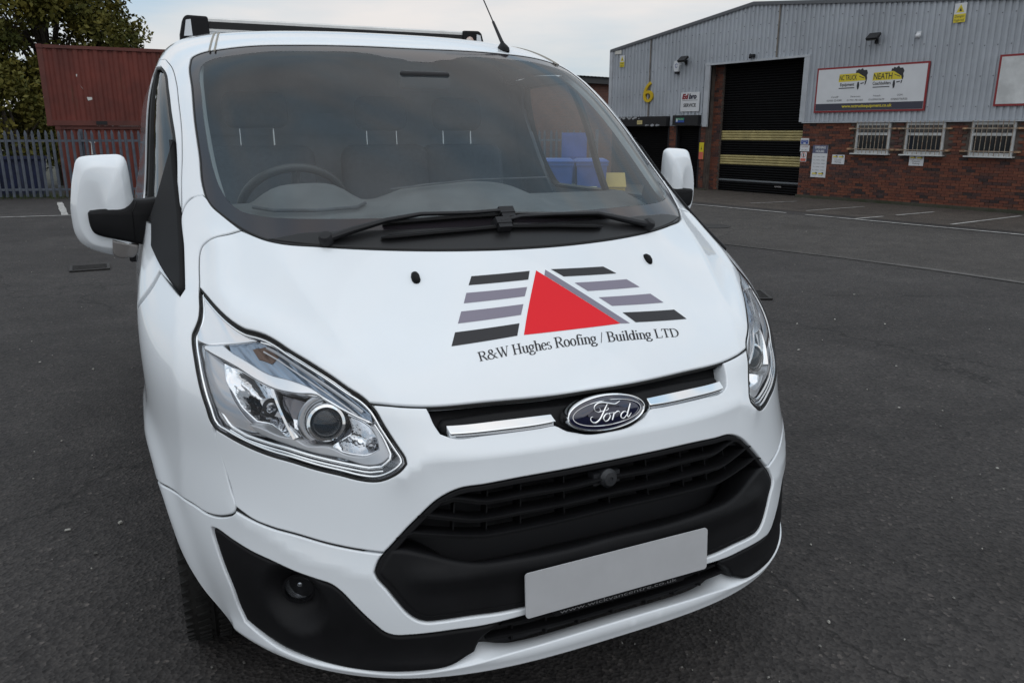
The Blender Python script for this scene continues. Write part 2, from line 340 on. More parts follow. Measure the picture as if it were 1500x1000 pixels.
OUT={
 'ws_l':[(0.048,0.338),(-0.193,0.335),(-0.418,0.338),(-0.573,0.344),(-0.701,0.362),(-0.786,0.379),(-0.832,0.401),(-0.846,0.43),(-0.861,0.527),(-0.893,0.634),(-0.912,0.701),(-0.93,0.757),(-0.927,0.776),(-0.912,0.789),(-0.878,0.803),(-0.809,0.825),(-0.735,0.839),(-0.585,0.844),(-0.412,0.848),(-0.239,0.851),(-0.055,0.853)],
 'frit_l':[(0.034,0.364),(-0.199,0.374),(-0.395,0.374),(-0.518,0.376),(-0.639,0.393),(-0.75,0.415),(-0.794,0.44),(-0.811,0.47),(-0.825,0.536),(-0.849,0.621),(-0.866,0.69),(-0.868,0.73),(-0.86,0.76),(-0.838,0.783),(-0.803,0.796),(-0.756,0.801),(-0.663,0.804),(-0.561,0.804),(-0.421,0.803),(-0.08,0.803)],
 'hl':[(-0.974,0.906),(-0.953,0.914),(-0.926,0.924),(-0.896,0.934),(-0.866,0.942),(-0.838,0.947),(-0.81,0.949),(-0.783,0.952),(-0.758,0.957),(-0.725,0.966),(-0.689,0.975),(-0.646,0.987),(-0.605,1.0),(-0.577,1.008),(-0.564,1.014),(-0.554,1.021),(-0.544,1.033),(-0.531,1.046),(-0.518,1.058),(-0.509,1.066),(-0.508,1.072),(-0.518,1.077),(-0.546,1.085),(-0.571,1.089),(-0.59,1.09),(-0.618,1.089),(-0.665,1.085),(-0.724,1.081),(-0.785,1.076),(-0.84,1.073),(-0.891,1.069),(-0.939,1.064),(-0.977,1.059),(-1.004,1.055),(-1.014,1.049),(-1.017,1.036),(-1.021,1.019),(-1.021,1.0),(-1.019,0.981),(-1.018,0.968),(-1.013,0.958),(-1.001,0.951),(-0.986,0.941),(-0.978,0.927),(-0.978,0.915)],
 'bon_front':[(-0.564,1.014),(-0.505,1.017),(-0.435,1.019),(-0.295,1.019),(-0.115,1.021),(-0.011,1.021)],
 'bon_seam':[(-0.818,0.825),(-0.85,0.83),(-0.903,0.838),(-0.945,0.846),(-0.966,0.852),(-0.977,0.861),(-0.981,0.877),(-0.979,0.899),(-0.979,0.905)],
 'pillar_seam':[(-0.936,0.776),(-0.962,0.776),(-0.987,0.779),(-1.015,0.788),(-1.047,0.808)],
 'wing_front':[(-1.008,1.056),(-0.981,1.123),(-0.968,1.136),(-0.972,1.143),(-0.984,1.147),(-1.006,1.151),(-1.091,1.158),(-1.144,1.156),(-1.218,1.155),(-1.297,1.155),(-1.37,1.157)],
 'bump_seam':[(-0.97,1.141),(-0.911,1.146),(-0.856,1.149),(-0.793,1.151),(-0.707,1.156),(-0.626,1.16),(-0.579,1.162)],
 'slot':[(-0.435,1.019),(-0.431,1.025),(-0.427,1.034),(-0.417,1.044),(-0.397,1.048),(-0.315,1.049),(-0.242,1.049),(-0.175,1.049),(-0.137,1.049),(-0.111,1.056),(-0.089,1.059),(-0.067,1.062),(-0.027,1.064),(0.012,1.063)],
 'slot_top':[(-0.435,1.019),(-0.296,1.02),(-0.115,1.021),(-0.01,1.021)],
 'grille':[(-0.605,1.18),(-0.593,1.169),(-0.564,1.156),(-0.524,1.139),(-0.488,1.125),(-0.452,1.112),(-0.423,1.105),(-0.396,1.101),(-0.334,1.099),(-0.263,1.097),(-0.112,1.096),(0.028,1.096)],
 'grille_low':[(-0.605,1.18),(-0.599,1.187),(-0.582,1.196),(-0.559,1.21),(-0.534,1.223),(-0.518,1.228),(-0.495,1.231),(-0.468,1.231),(-0.393,1.23),(-0.323,1.231),(-0.264,1.231),(-0.025,1.233)],
 'panel_top':[(-0.541,1.158),(-0.495,1.162),(-0.417,1.171),(-0.37,1.175),(-0.264,1.177),(-0.126,1.178),(-0.01,1.175)],
 'slatA':[(-0.405,1.112),(-0.338,1.119),(-0.231,1.117),(-0.117,1.118),(0.006,1.116)],
 'slatB':[(-0.481,1.127),(-0.362,1.137),(-0.242,1.135),(-0.128,1.135),(0.008,1.134)],
 'slatC':[(-0.511,1.145),(-0.345,1.154),(-0.244,1.153),(-0.13,1.152),(0.009,1.151)],
 'fog':[(-1.076,1.172),(-1.063,1.171),(-0.998,1.175),(-0.936,1.18),(-0.866,1.184),(-0.803,1.189),(-0.744,1.193),(-0.71,1.196),(-0.689,1.202),(-0.664,1.213),(-0.639,1.224),(-0.614,1.234),(-0.594,1.241),(-0.573,1.244),(-0.537,1.244),(-0.484,1.243),(-0.431,1.242),(-0.377,1.242),(-0.31,1.239)],
 'fog_low':[(-1.078,1.175),(-1.07,1.191),(-1.055,1.211),(-1.034,1.234),(-1.021,1.255),(-1.003,1.268),(-0.945,1.273),(-0.869,1.278),(-0.8,1.28),(-0.737,1.281),(-0.649,1.282),(-0.567,1.283),(-0.514,1.282),(-0.465,1.28)],
 'intake_top':[(-0.31,1.238),(-0.204,1.238),(-0.111,1.238),(-0.003,1.238)],
 'intake_low':[(-0.465,1.28),(-0.311,1.273),(-0.207,1.27),(-0.038,1.269)],
 'fog_split':[(-0.309,1.238),(-0.331,1.247),(-0.371,1.258)],
 'bar':[(-0.397,1.038),(-0.378,1.039),(-0.272,1.038),(-0.16,1.039),(-0.14,1.039),(-0.139,1.046),(-0.165,1.046),(-0.277,1.046),(-0.368,1.046),(-0.391,1.046)],
 'crease':[(-0.733,0.839),(-0.688,0.875),(-0.65,0.895),(-0.58,0.933),(-0.524,0.974),(-0.487,1.016)],
 'crease_r':[(0.666,0.834),(0.673,0.871),(0.68,0.904),(0.658,0.937),(0.611,0.974),(0.55,1.014)],
 'lipridge':[(-0.412,1.067),(-0.241,1.067),(-0.022,1.069),(0.232,1.066),(0.45,1.068)],
 'lowridge':[(-0.968,1.148),(-0.859,1.16),(-0.786,1.173),(-0.7,1.178),(-0.61,1.186)],
 'valridge':[(-0.311,1.279),(-0.153,1.279),(0.022,1.278),(0.212,1.271),(0.385,1.27),(0.506,1.273)],
 'h_satin':[(-0.966,0.914),(-0.94,0.922),(-0.908,0.933),(-0.873,0.943),(-0.839,0.949),(-0.814,0.953),(-0.818,0.955),(-0.918,0.961),(-0.978,0.965),(-1.001,0.963),(-0.999,0.955),(-0.982,0.946),(-0.971,0.931)],
 'h_chrome':[(-0.978,0.966),(-0.919,0.962),(-0.902,0.967),(-0.862,0.974),(-0.8,0.986),(-0.739,0.991),(-0.692,0.998),(-0.667,1.006),(-0.633,1.015),(-0.595,1.024),(-0.572,1.029),(-0.564,1.032),(-0.575,1.031),(-0.618,1.022),(-0.66,1.011),(-0.686,1.005),(-0.736,1.004),(-0.792,1.001),(-0.843,0.993),(-0.886,0.984),(-0.926,0.978),(-0.958,0.974),(-0.984,0.97)],
 'h_drl':[(-0.905,0.961),(-0.807,0.955),(-0.775,0.958),(-0.726,0.967),(-0.647,0.989),(-0.587,1.009),(-0.571,1.018),(-0.571,1.027),(-0.603,1.02),(-0.641,1.012),(-0.662,1.005),(-0.691,0.997),(-0.738,0.99),(-0.8,0.985),(-0.862,0.973),(-0.904,0.966)],
 'h_side':[(-0.984,0.971),(-0.958,0.975),(-0.94,0.979),(-0.939,0.989),(-0.943,1.009),(-0.935,1.026),(-0.917,1.042),(-0.888,1.054),(-0.915,1.057),(-0.963,1.05),(-0.985,1.034),(-0.99,1.008),(-0.99,0.987)],
 'h_main':[(-0.933,0.98),(-0.886,0.985),(-0.843,0.993),(-0.8,1.0),(-0.794,1.015),(-0.785,1.035),(-0.778,1.052),(-0.817,1.052),(-0.87,1.045),(-0.905,1.043),(-0.928,1.029),(-0.936,1.009),(-0.939,0.993)],
 'h_mid':[(-0.8,1.0),(-0.736,1.005),(-0.686,1.006),(-0.661,1.012),(-0.622,1.021),(-0.633,1.037),(-0.66,1.048),(-0.688,1.057),(-0.755,1.058),(-0.778,1.052),(-0.785,1.035),(-0.794,1.015)],
 'h_inner':[(-0.623,1.022),(-0.597,1.027),(-0.583,1.032),(-0.575,1.041),(-0.567,1.052),(-0.569,1.057),(-0.605,1.065),(-0.638,1.065),(-0.684,1.058),(-0.658,1.049),(-0.632,1.038)],
 'h_ledge':[(-0.903,1.044),(-0.87,1.046),(-0.817,1.052),(-0.776,1.053),(-0.755,1.058),(-0.689,1.058),(-0.648,1.065),(-0.605,1.066),(-0.568,1.058),(-0.568,1.046),(-0.578,1.032),(-0.562,1.033),(-0.552,1.045),(-0.542,1.065),(-0.566,1.073),(-0.599,1.076),(-0.66,1.07),(-0.738,1.066),(-0.799,1.061),(-0.848,1.057),(-0.887,1.052)],
 'h_rim':[(-0.986,0.972),(-0.99,0.991),(-0.992,1.01),(-0.985,1.034),(-0.964,1.051),(-0.916,1.058),(-0.845,1.062),(-0.801,1.064),(-0.739,1.069),(-0.661,1.074),(-0.6,1.078),(-0.564,1.076),(-0.539,1.066),(-0.55,1.046),(-0.564,1.032)],
 'h_proj':[(-0.698,1.031),(-0.658,1.03),(-0.689,1.015)],
 'h_amber':[(-0.808,0.964),(-0.788,0.963)],
 'tri':[(-0.032,0.884),(0.153,0.958),(-0.137,0.958)],
 'tri2':[(-0.004,0.884),(0.183,0.959),(0.154,0.958),(-0.013,0.891)],
 'st0':[(-0.218,0.886),(-0.051,0.884),(-0.065,0.895),(-0.234,0.897)],
 'st1':[(-0.247,0.906),(-0.076,0.904),(-0.093,0.915),(-0.263,0.918)],
 'st2':[(-0.277,0.927),(-0.105,0.924),(-0.123,0.936),(-0.296,0.94)],
 'st3':[(-0.311,0.949),(-0.136,0.945),(-0.155,0.958),(-0.332,0.963)],
 'st4':[(0.013,0.884),(0.183,0.887),(0.218,0.898),(0.043,0.895)],
 'st5':[(0.068,0.904),(0.243,0.907),(0.276,0.919),(0.098,0.916)],
 'st6':[(0.123,0.925),(0.302,0.929),(0.333,0.942),(0.153,0.937)],
 'st7':[(0.176,0.946),(0.357,0.952),(0.384,0.965),(0.203,0.959)],
 'txt':[(-0.276,0.98),(0.005,0.975),(0.325,0.982),(0.33,0.973),(0.011,0.964),(-0.275,0.971)],
 'nozzle':[(-0.379,0.885),(0.349,0.886)],
 'foglamp':[(-0.839,1.217)],
 'knob':[(-0.017,1.113)],
 'sail':[(-1.009,0.665),(-1.037,0.745),(-1.047,0.808),(-1.046,0.856),(-1.033,0.909),(-1.046,0.916),(-1.068,0.911),(-1.152,0.886),(-1.219,0.863),(-1.229,0.815),(-1.186,0.79),(-1.14,0.76),(-1.064,0.707)],
 'wip1':[(-0.567,0.838),(-0.485,0.827),(-0.389,0.816),(-0.294,0.808),(-0.156,0.808),(-0.057,0.806)],
 'bl1':[(-0.401,0.814),(-0.203,0.808),(-0.056,0.806),(0.098,0.81),(0.317,0.817)],
 'wip2':[(0.452,0.84),(0.34,0.829),(0.243,0.819),(0.09,0.816),(-0.017,0.816),(-0.083,0.822)],
 'bl2':[(-0.42,0.835),(-0.266,0.829),(-0.085,0.824),(0.077,0.827),(0.247,0.834)],
 'antenna':[(0.437,0.307)],
}

ZTOP = 1.985; MW = 2.4
ZK = np.array([.30, .5, .65, .8, .95, 1.1, 1.25, 1.4, 1.6, 1.78, 1.90, 1.96, 1.984]); WK = np.sqrt(ZTOP-ZK)[::-1].copy()
def spline(xk, yk, x):
    n = len(xk); h = np.diff(xk); A = np.zeros((n, n)); b = np.zeros(n); A[0, 0] = A[-1, -1] = 1
    for i in range(1, n-1):
        A[i, i-1] = h[i-1]; A[i, i] = 2*(h[i-1]+h[i]); A[i, i+1] = h[i]
        b[i] = 6*((yk[i+1]-yk[i])/h[i]-(yk[i]-yk[i-1])/h[i-1])
    m = np.linalg.solve(A, b); i = np.clip(np.searchsorted(xk, x)-1, 0, n-2); t = x-xk[i]; hh = h[i]
    return yk[i]+t*((yk[i+1]-yk[i])/hh-hh*(2*m[i]+m[i+1])/6)+t*t*m[i]/2+t**3*(m[i+1]-m[i])/(6*hh)
SMAX, NS, WMAX, NW = 2.4, 301, 1.32, 167
SG = np.linspace(0, SMAX, NS); WG = np.linspace(0, WMAX, NW)
TAB = np.zeros((NW, NS, 3))
_par = [spline(WK, np.array(BODY[k])[::-1], WG) for k in ('Y0', 'W', 'L', 'P', 'Q')]
_t = np.linspace(0, 1, 3000)**1.6*np.pi/2
for _i, _w in enumerate(WG):
    y0, Wd, L_, P_, Q_ = [q[_i] for q in _par]
    x = np.append(Wd*np.sin(_t)**(2/P_), Wd); y = np.append(y0+L_*(1-np.cos(_t)**(2/Q_)), y0+L_+4)
    s = np.r_[0, np.cumsum(np.hypot(np.diff(x), np.diff(y)))]
    TAB[_i, :, 0] = np.interp(SG, s, x); TAB[_i, :, 1] = np.interp(SG, s, y); TAB[_i, :, 2] = ZTOP-_w*_w
def _cr(t): return (-.5*t+t*t-.5*t**3, 1-2.5*t*t+1.5*t**3, .5*t+2*t*t-1.5*t**3, -.5*t*t+.5*t**3)
def base(s, w):
    sg = np.where(s < 0, -1., 1.); a = np.abs(s); ac = np.minimum(a, SMAX-.02)
    fs = ac/SG[1]; fw = np.clip(w, 0, WMAX)/WG[1]; i = np.clip(fs.astype(int), 0, NS-2); j = np.clip(fw.astype(int), 0, NW-2)
    cs = _cr(fs-i); cw = _cr(fw-j); out = np.zeros(a.shape+(3,))
    for m in range(4):
        jj = np.clip(j+m-1, 0, NW-1)
        for n in range(4):
            ii = i+n-1; q = TAB[jj, np.clip(np.abs(ii), 0, NS-1)].copy(); q[..., 0] = np.where(ii < 0, -q[..., 0], q[..., 0])
            out += q*(cs[n]*cw[m])[..., None]
    out[..., 1] += a-ac; out[..., 0] *= sg
    return out
def base_n(s, w, h=.006):
    n = np.cross(base(s, w+h)-base(s, np.maximum(w-h, 0)), base(s+h, w)-base(s-h, w))
    return n/np.maximum(np.linalg.norm(n, axis=-1, keepdims=True), 1e-12)
def s_at(y, w, sgn=-1):
    """arc length on the flank where the body reaches depth y at height parameter w"""
    ss = np.linspace(.3, SMAX-.03, 800); yy = base(ss, np.full(800, float(w)))[:, 1]
    return sgn*float(np.interp(y, yy, ss) if y < yy[-1] else ss[-1]+(y-yy[-1]))
def wz(z): return math.sqrt(ZTOP-z)
def polyd(a, w, curve):
    """signed distance to a polyline in panel space"""
    p = np.stack([a, w*MW], -1); best = np.full(a.shape, 9.); sgn = np.ones(a.shape)
    c = np.array(curve)*[1, MW]
    for q0, q1 in zip(c[:-1], c[1:]):
        d = q1-q0; t = np.clip(((p-q0)@d)/(d@d), 0, 1); v = p-(q0+t[..., None]*d); r = np.hypot(v[..., 0], v[..., 1])
        cr_ = d[0]*v[..., 1]-d[1]*v[..., 0]; k = r < best; best = np.where(k, r, best); sgn = np.where(k, np.sign(cr_), sgn)
    return best*sgn
CREASE = [(.745, .80), (.71, .86), (.67, .895), (.615, .934), (.565, .974), (.52, 1.016)]
LIP = [(0, 1.071), (.25, 1.070), (.45, 1.067), (.52, 1.085)]
LOWR = [(abs(a), b) for a, b in OUT['lowridge']]
VAL = [(0, 1.2765), (.31, 1.2755), (.5, 1.277), (.8, 1.283), (1.05, 1.283)]
WINGR = [(1.05, .92), (1.10, 1.0), (1.16, 1.08), (1.20, 1.15)]
EDGE = [(.905, .85), (.905, .905), (.86, .93), (.79, .94), (.70, .962), (.62, .985)]
def smst(x): x = np.clip(x, 0, 1); return x*x*(3-2*x)
def relief(s, w):
    """pressed creases, swages and flares on top of the smooth form"""
    a = np.abs(s); D = np.zeros(a.shape)
    m = (w > .7)
    d = polyd(a, w, CREASE); D += .011*np.exp(-np.sqrt(d*d+.010**2)/.075)*smst((w-.80)/.10)*smst((1.05-w)/.03)
    d = polyd(a, w, LIP); D += .014*np.exp(-np.sqrt(d*d+.007**2)/.035)*smst((w-1.0)/.03)
    d = polyd(a, w, LOWR); D += .007*np.exp(-np.sqrt(d*d+.006**2)/.04)
    d = polyd(a, w, VAL); D += .016*np.exp(-np.sqrt(d*d+.006**2)/.022)*smst((w-1.2)/.05)
    d = polyd(a, w, WINGR); D += .008*np.exp(-np.sqrt(d*d+.012**2)/.06)
    d = polyd(a, w, EDGE); D += .010*np.exp(-(d/.045)**2)
    P = base(a, w); r = np.hypot(P[..., 1]-.62, P[..., 2]-.34)
    D += .016*np.exp(-((r-.43)/.055)**2)*smst((a-1.05)/.1)*smst((w-.85)/.15)
    # swage along the flank
    D += -.012*np.exp(-((P[..., 2]-.98)/.05)**2)*smst((P[..., 1]-.8)/.3)
    return D
def surf(s, w, off=0.0, fun=None):
    s = np.asarray(s, float); w = np.asarray(w, float)
    d = relief(s, w)+off
    if fun is not None: d = d+fun(s, w)
    return base(s, w)+base_n(s, w)*d[..., None]
def surf_n(s, w, off=0.0, fun=None, h=.004):
    n = np.cross(surf(s, w+h/MW, off, fun)-surf(s, np.maximum(w-h/MW, .001), off, fun), surf(s+h, w, off, fun)-surf(s-h, w, off, fun))
    return n/np.maximum(np.linalg.norm(n, axis=-1, keepdims=True), 1e-12)
def pt(s, w, off=0.0): return Vector(surf(np.array([s]), np.array([w]), off)[0])
def nr(s, w): return Vector(surf_n(np.array([s]), np.array([w]))[0])
def mir(pts): return [(-a, b) for a, b in pts]
def sym(half):
    """half outline running from the centre line out and back to it (left side) -> closed outline over both sides"""
    h = [q for q in half]
    return h+[(-a, b) for a, b in reversed(h)]
def dense(pts, step, corner=38, smooth=True):
    p = np.array(pts, float)*[1, MW]; keep = [0]
    for i in range(1, len(p)):
        if np.hypot(*(p[i]-p[keep[-1]])) > 1e-4: keep.append(i)
    if np.hypot(*(p[keep[-1]]-p[keep[0]])) < 1e-4: keep.pop()
    p = p[keep]; n = len(p); seg = np.roll(p, -1, 0)-p; ln = np.hypot(*seg.T); u = seg/ln[:, None]
    out = []
    ang = np.degrees(np.arccos(np.clip((u*np.roll(u, 1, 0)).sum(1), -1, 1)))
    for i in range(n):
        j = (i+1) % n; k = max(1, int(math.ceil(ln[i]/step)))
        if not smooth: t0 = t1 = u[i]
        else:
            def tang(v, prev, nxt):
                if ang[v] > corner: return None
                l0, l1 = ln[prev], ln[v]; q = (u[prev]*l1+u[v]*l0)/(l0+l1); return q
            a_ = tang(i, i-1, i); b_ = tang(j, i, j)
            t0 = u[i] if a_ is None else a_; t1 = u[i] if b_ is None else b_
        for m in range(k):
            t = m/k; h = (2*t**3-3*t*t+1, t**3-2*t*t+t, -2*t**3+3*t*t, t**3-t*t)
            out.append(p[i]*h[0]+t0*ln[i]*h[1]+p[j]*h[2]+t1*ln[i]*h[3])
    return np.array(out)
def inset(q, d):
    e = np.roll(q, -1, 0)-q; e /= np.maximum(np.hypot(*e.T), 1e-9)[:, None]; nn = np.stack([-e[:, 1], e[:, 0]], 1)
    n0 = np.roll(nn, 1, 0); m = nn+n0; L2 = np.hypot(*m.T); m = np.where(L2[:, None] > .2, m/np.maximum(L2, 1e-9)[:, None], nn)
    k = 1/np.maximum((m*nn).sum(1), .55)
    return q+m*(k*d)[:, None]
def area(q): x, y = q.T; return .5*np.sum(x*np.roll(y, -1)-np.roll(x, -1)*y)
def inside(P, loops):
    r = np.zeros(len(P), bool)
    for q in loops:
        a = q; b = np.roll(q, -1, 0)
        for (x0, y0), (x1, y1) in zip(a, b):
            c = ((y0 > P[:, 1]) != (y1 > P[:, 1]))
            if c.any():
                xi = x0+(P[:, 1]-y0)*(x1-x0)/((y1-y0) if y1 != y0 else 1e-12); r ^= c & (P[:, 0] < xi)
    return r
def panel(name, outer, mats, parent, holes=(), off=0.0, gap=.0022, r=.003, depth=.016, h=.03, step=.014, smooth=True, fun=None, hole_r=None, corner=38, flange=True, **k):
    """body panel: outline(s) in panel space filled with a fine mesh on the form, edges rolled over and folded in"""
    loops = []
    for i, o in enumerate([outer]+list(holes)):
        q = dense(o, step, corner, smooth)
        if (area(q) > 0) != (i == 0): q = q[::-1]
        loops.append(q)
    rr = [r]+[hole_r if hole_r is not None else r]*len(holes)
    l0 = [inset(q, gap+x) for q, x in zip(loops, rr)]
    V = np.concatenate(l0); lo, hi = V.min(0), V.max(0)
    gx, gy = np.meshgrid(np.arange(lo[0], hi[0], h), np.arange(lo[1], hi[1], h*.87)); gx[1::2] += h/2
    G = np.stack([gx.ravel(), gy.ravel()], 1); G = G[inside(G, l0)]
    if len(G):
        dm = np.full(len(G), 9.)
        for c in range(0, len(V), 400): dm = np.minimum(dm, np.sqrt(((G[:, None]-V[None, c:c+400])**2).sum(-1)).min(1))
        G = G[dm > .45*h]
    edges = []; b = 0
    for q in l0: edges += [(b+i, b+(i+1) % len(q)) for i in range(len(q))]; b += len(q)
    allp = np.concatenate([V, G]) if len(G) else V
    res = delaunay_2d_cdt([Vector(q) for q in allp], edges, [], 0, 1e-7)
    pv = np.array([tuple(q) for q in res[0]]); tri = np.array([t for t in res[2] if len(t) == 3])
    tri = tri[inside(pv[tri].mean(1), l0)]
    S, Wp = pv[:, 0], pv[:, 1]/MW
    P3 = surf(S, Wp, off, fun); Nn = surf_n(S, Wp, off, fun)
    a, b_, c = P3[tri[:, 0]], P3[tri[:, 1]], P3[tri[:, 2]]
    fl = (np.cross(b_-a, c-a)*Nn[tri[:, 0]]).sum(1) < 0
    tri[fl] = tri[fl][:, ::-1]
    verts = [P3]; norms = [Nn]; faces = [tuple(t) for t in tri]; base_i = len(P3)
    if flange:
        # index of the loop points inside the triangulated set
        key = {}
        for i, q in enumerate(pv): key[(round(q[0], 6), round(q[1], 6))] = i
        for q0, q, x in zip(l0, loops, rr):
            n = len(q); q1 = inset(q, gap+.3*x); q2 = inset(q, gap)
            A = surf(q0[:, 0], q0[:, 1]/MW, off, fun); nA = surf_n(q0[:, 0], q0[:, 1]/MW, off, fun)
            B = surf(q1[:, 0], q1[:, 1]/MW, off, fun); C = surf(q2[:, 0], q2[:, 1]/MW, off, fun)
            tt = C-A; tt -= nA*(tt*nA).sum(-1, keepdims=True); tt /= np.maximum(np.linalg.norm(tt, axis=-1, keepdims=True), 1e-9)
            R = [A, B-nA*.3*x, C-nA*x, C-nA*max(depth, x*1.05)]; RN = [nA, (nA+tt)*.7071, tt*.98+nA*.2, tt]
            st = base_i
            for P_, N_ in zip(R, RN): verts.append(P_); norms.append(N_/np.linalg.norm(N_, axis=-1, keepdims=True)); base_i += n
            for m in range(3):
                for i in range(n):
                    j = (i+1) % n; faces.append((st+m*n+i, st+(m+1)*n+i, st+(m+1)*n+j, st+m*n+j))
    Vv = np.concatenate(verts); Nv = np.concatenate(norms)
    # make the flange face outward
    F = []
    for f in faces:
        if len(f) == 4:
            a, b_, c = Vv[f[0]], Vv[f[1]], Vv[f[2]]
            nn = np.cross(b_-a, c-a)
            if nn@Nv[f[0]]+nn@Nv[f[2]] < 0: f = f[::-1]
        F.append(f)
    me = bpy.data.meshes.new(name); me.from_pydata(Vv.tolist(), [], F)
    me.materials.append(mats); me.polygons.foreach_set('use_smooth', [True]*len(me.polygons))
    me.normals_split_custom_set_from_vertices([tuple(q) for q in Nv])
    return link(name, me, parent, **k)
def strip(name, path, wd, ht, mats, parent, off=0.0, **k):
    """bar lying along the form: section wd (along height) by ht (out of the surface)"""
    q = np.array(path, float); n = max(8, int(np.hypot(*(np.diff(q, axis=0)*[1, MW]).T).sum()/.02)); 
    t = np.r_[0, np.cumsum(np.hypot(*(np.diff(q, axis=0)*[1, MW]).T))]; tt = np.linspace(0, t[-1], n)
    s, w_ = np.interp(tt, t, q[:, 0]), np.interp(tt, t, q[:, 1]); m = MB()
    P = surf(s, w_, off); Nn = surf_n(s, w_); T = np.gradient(P, axis=0); T /= np.linalg.norm(T, axis=1)[:, None]; B = np.cross(Nn, T)
    m.rings([[P[i]+B[i]*a*wd/2+Nn[i]*b*ht/2 for a, b in ((-1, -1), (-1, .6), (-.6, 1), (.6, 1), (1, .6), (1, -1))] for i in range(n)])
    return m.build(name, mats, parent, smooth=40, **k)
def ribbon(path, rad, off=0.0, n=8, step=.015, closed=False):
    """round bead along the form"""
    q = dense(path, step) / [1, MW] if closed else None
    if q is None:
        c = np.array(path, float); t = np.r_[0, np.cumsum(np.hypot(*(np.diff(c, axis=0)*[1, MW]).T))]; tt = np.linspace(0, t[-1], max(3, int(t[-1]/step)))
        q = np.stack([np.interp(tt, t, c[:, 0]), np.interp(tt, t, c[:, 1])], 1)
    P = surf(q[:, 0], q[:, 1], off); P = [Vector(x) for x in P]
    if closed: P.append(P[0])
    m = MB(); m.tube(P, rad, n, caps=not closed); return m

# ---------------------------------------------------------------- the van
VAN = thing('van', 'white panel van with a roofing firm emblem on its bonnet, facing the camera', 'van')
O = OUT
def arch(a0, a1, n=14, yc=.62, zc=.34, R=.425, sgn=-1):
    r = []
    for k in range(n+1):
        t = math.radians(a0+(a1-a0)*k/n); y = yc-R*math.cos(t); z = zc+R*math.sin(t); r.append((s_at(y, wz(z), sgn), wz(z)))
    return r
ws_l = [(-.0, .337)]+O['ws_l'][1:]; ws_l[-1] = (0, .853)
hl = O['hl']
front = O['bon_front'][:-1]+[(0, 1.021)]
ws_bot = [q for q in ws_l if q[1] > .83 and q[0] > -.80]
def door_shut():
    return [(-.945, .440), (-.927, .504), (-.937, .570), (-.956, .637), (-.986, .696), (-1.024, .756), (-1.047, .808)]
# bonnet
bon_half = list(reversed(ws_bot))+O['bon_seam']+hl[1:15]+front[1:]
panel('bonnet', sym([(0, .853)]+bon_half[1:]), WHITE, VAN, r=.005, depth=.03, h=.022, step=.012)
# wings
wing = [(-.936, .772), (-.927, .776), (-.912, .789), (-.878, .803)]+O['bon_seam']+list(reversed(hl[34:]))+[(-1.004, 1.055)]+O['wing_front'] + \
    arch(47, 150)[1:]+[(s_at(1.06, wz(.48)), wz(.48)), (s_at(1.0, wz(.75)), wz(.75)), (s_at(.80, wz(.9)), wz(.9)), (s_at(.62, wz(1.04)), wz(1.04)), (-1.173, .905), (-1.150, .893), (-1.05, .918), (-1.034, .909), (-1.046, .856), (-1.047, .808), (-1.015, .788), (-.987, .779), (-.962, .774)]
for sg in (-1, 1):
    panel('wing', wing if sg < 0 else mir(wing), WHITE, VAN, r=.004, depth=.03, h=.025)
# bumper, upper skin
seam = O['bump_seam']
gr_top = [q for q in O['grille'][2:]]; gr_top[-1] = (0, 1.096)
slot = O['slot'][:-2]+[(0, 1.064)]
bu = [(0, 1.064)]+list(reversed(slot[:-1]))+[(-.505, 1.017)]+hl[14:34]+[(-1.006, 1.057)]+O['wing_front'][1:2]+[(-.970, 1.138)]+seam[1:]+gr_top
panel('front_bumper', sym(bu), WHITE, VAN, r=.0045, depth=.05, h=.02, step=.012)
# bumper, lower skin with the black apertures
glow = O['grille_low'][:-1]+[(0, 1.233)]
fog_half = [(0, 1.2385), (-.204, 1.2385)]+list(reversed(O['fog'][:-1]))+O['fog_low']+[(-.40, 1.277), (-.311, 1.272), (-.207, 1.270), (0, 1.269)]
lo_edge = [(s_at(.62-.425*math.cos(math.radians(t)), wz(.34+.425*math.sin(math.radians(t)))), wz(.34+.425*math.sin(math.radians(t)))) for t in (40, 30, 22)]
bl = [(0, 1.233)]+list(reversed(glow[:-1]))+[(-.593, 1.169)]+list(reversed(seam[1:]))+[(-.972, 1.141)]+O['wing_front'][3:]+lo_edge+[(s_at(.185, 1.245), 1.245), (s_at(.145, 1.268), 1.268), (s_at(.085, 1.284), 1.284), (s_at(.02, 1.290), 1.290), (s_at(-.05, 1.291), 1.291)]+[(-.8, 1.291), (-.6, 1.291), (-.3, 1.291), (0, 1.291)]
panel('lower_bumper', sym(bl), WHITE, VAN, holes=[sym(fog_half)], r=.0045, hole_r=.004, depth=.06, h=.02, step=.012)
# black beads added behind the panel gaps, standing in for the shade inside them
for sg in (-1, 1):
    f = (lambda p: p) if sg < 0 else mir
    for pth in (O['bon_seam'], O['pillar_seam'], O['bump_seam'][:-1], O['wing_front'], hl[:15], door_shut()):
        ribbon(f(pth), .0055, -.010, n=6).build('gap_shade', RUBBER, VAN)
ribbon(sym(front)[:-1] if False else front+[(-a, b) for a, b in reversed(front[:-1])], .0055, -.010, n=6).build('gap_shade', RUBBER, VAN)
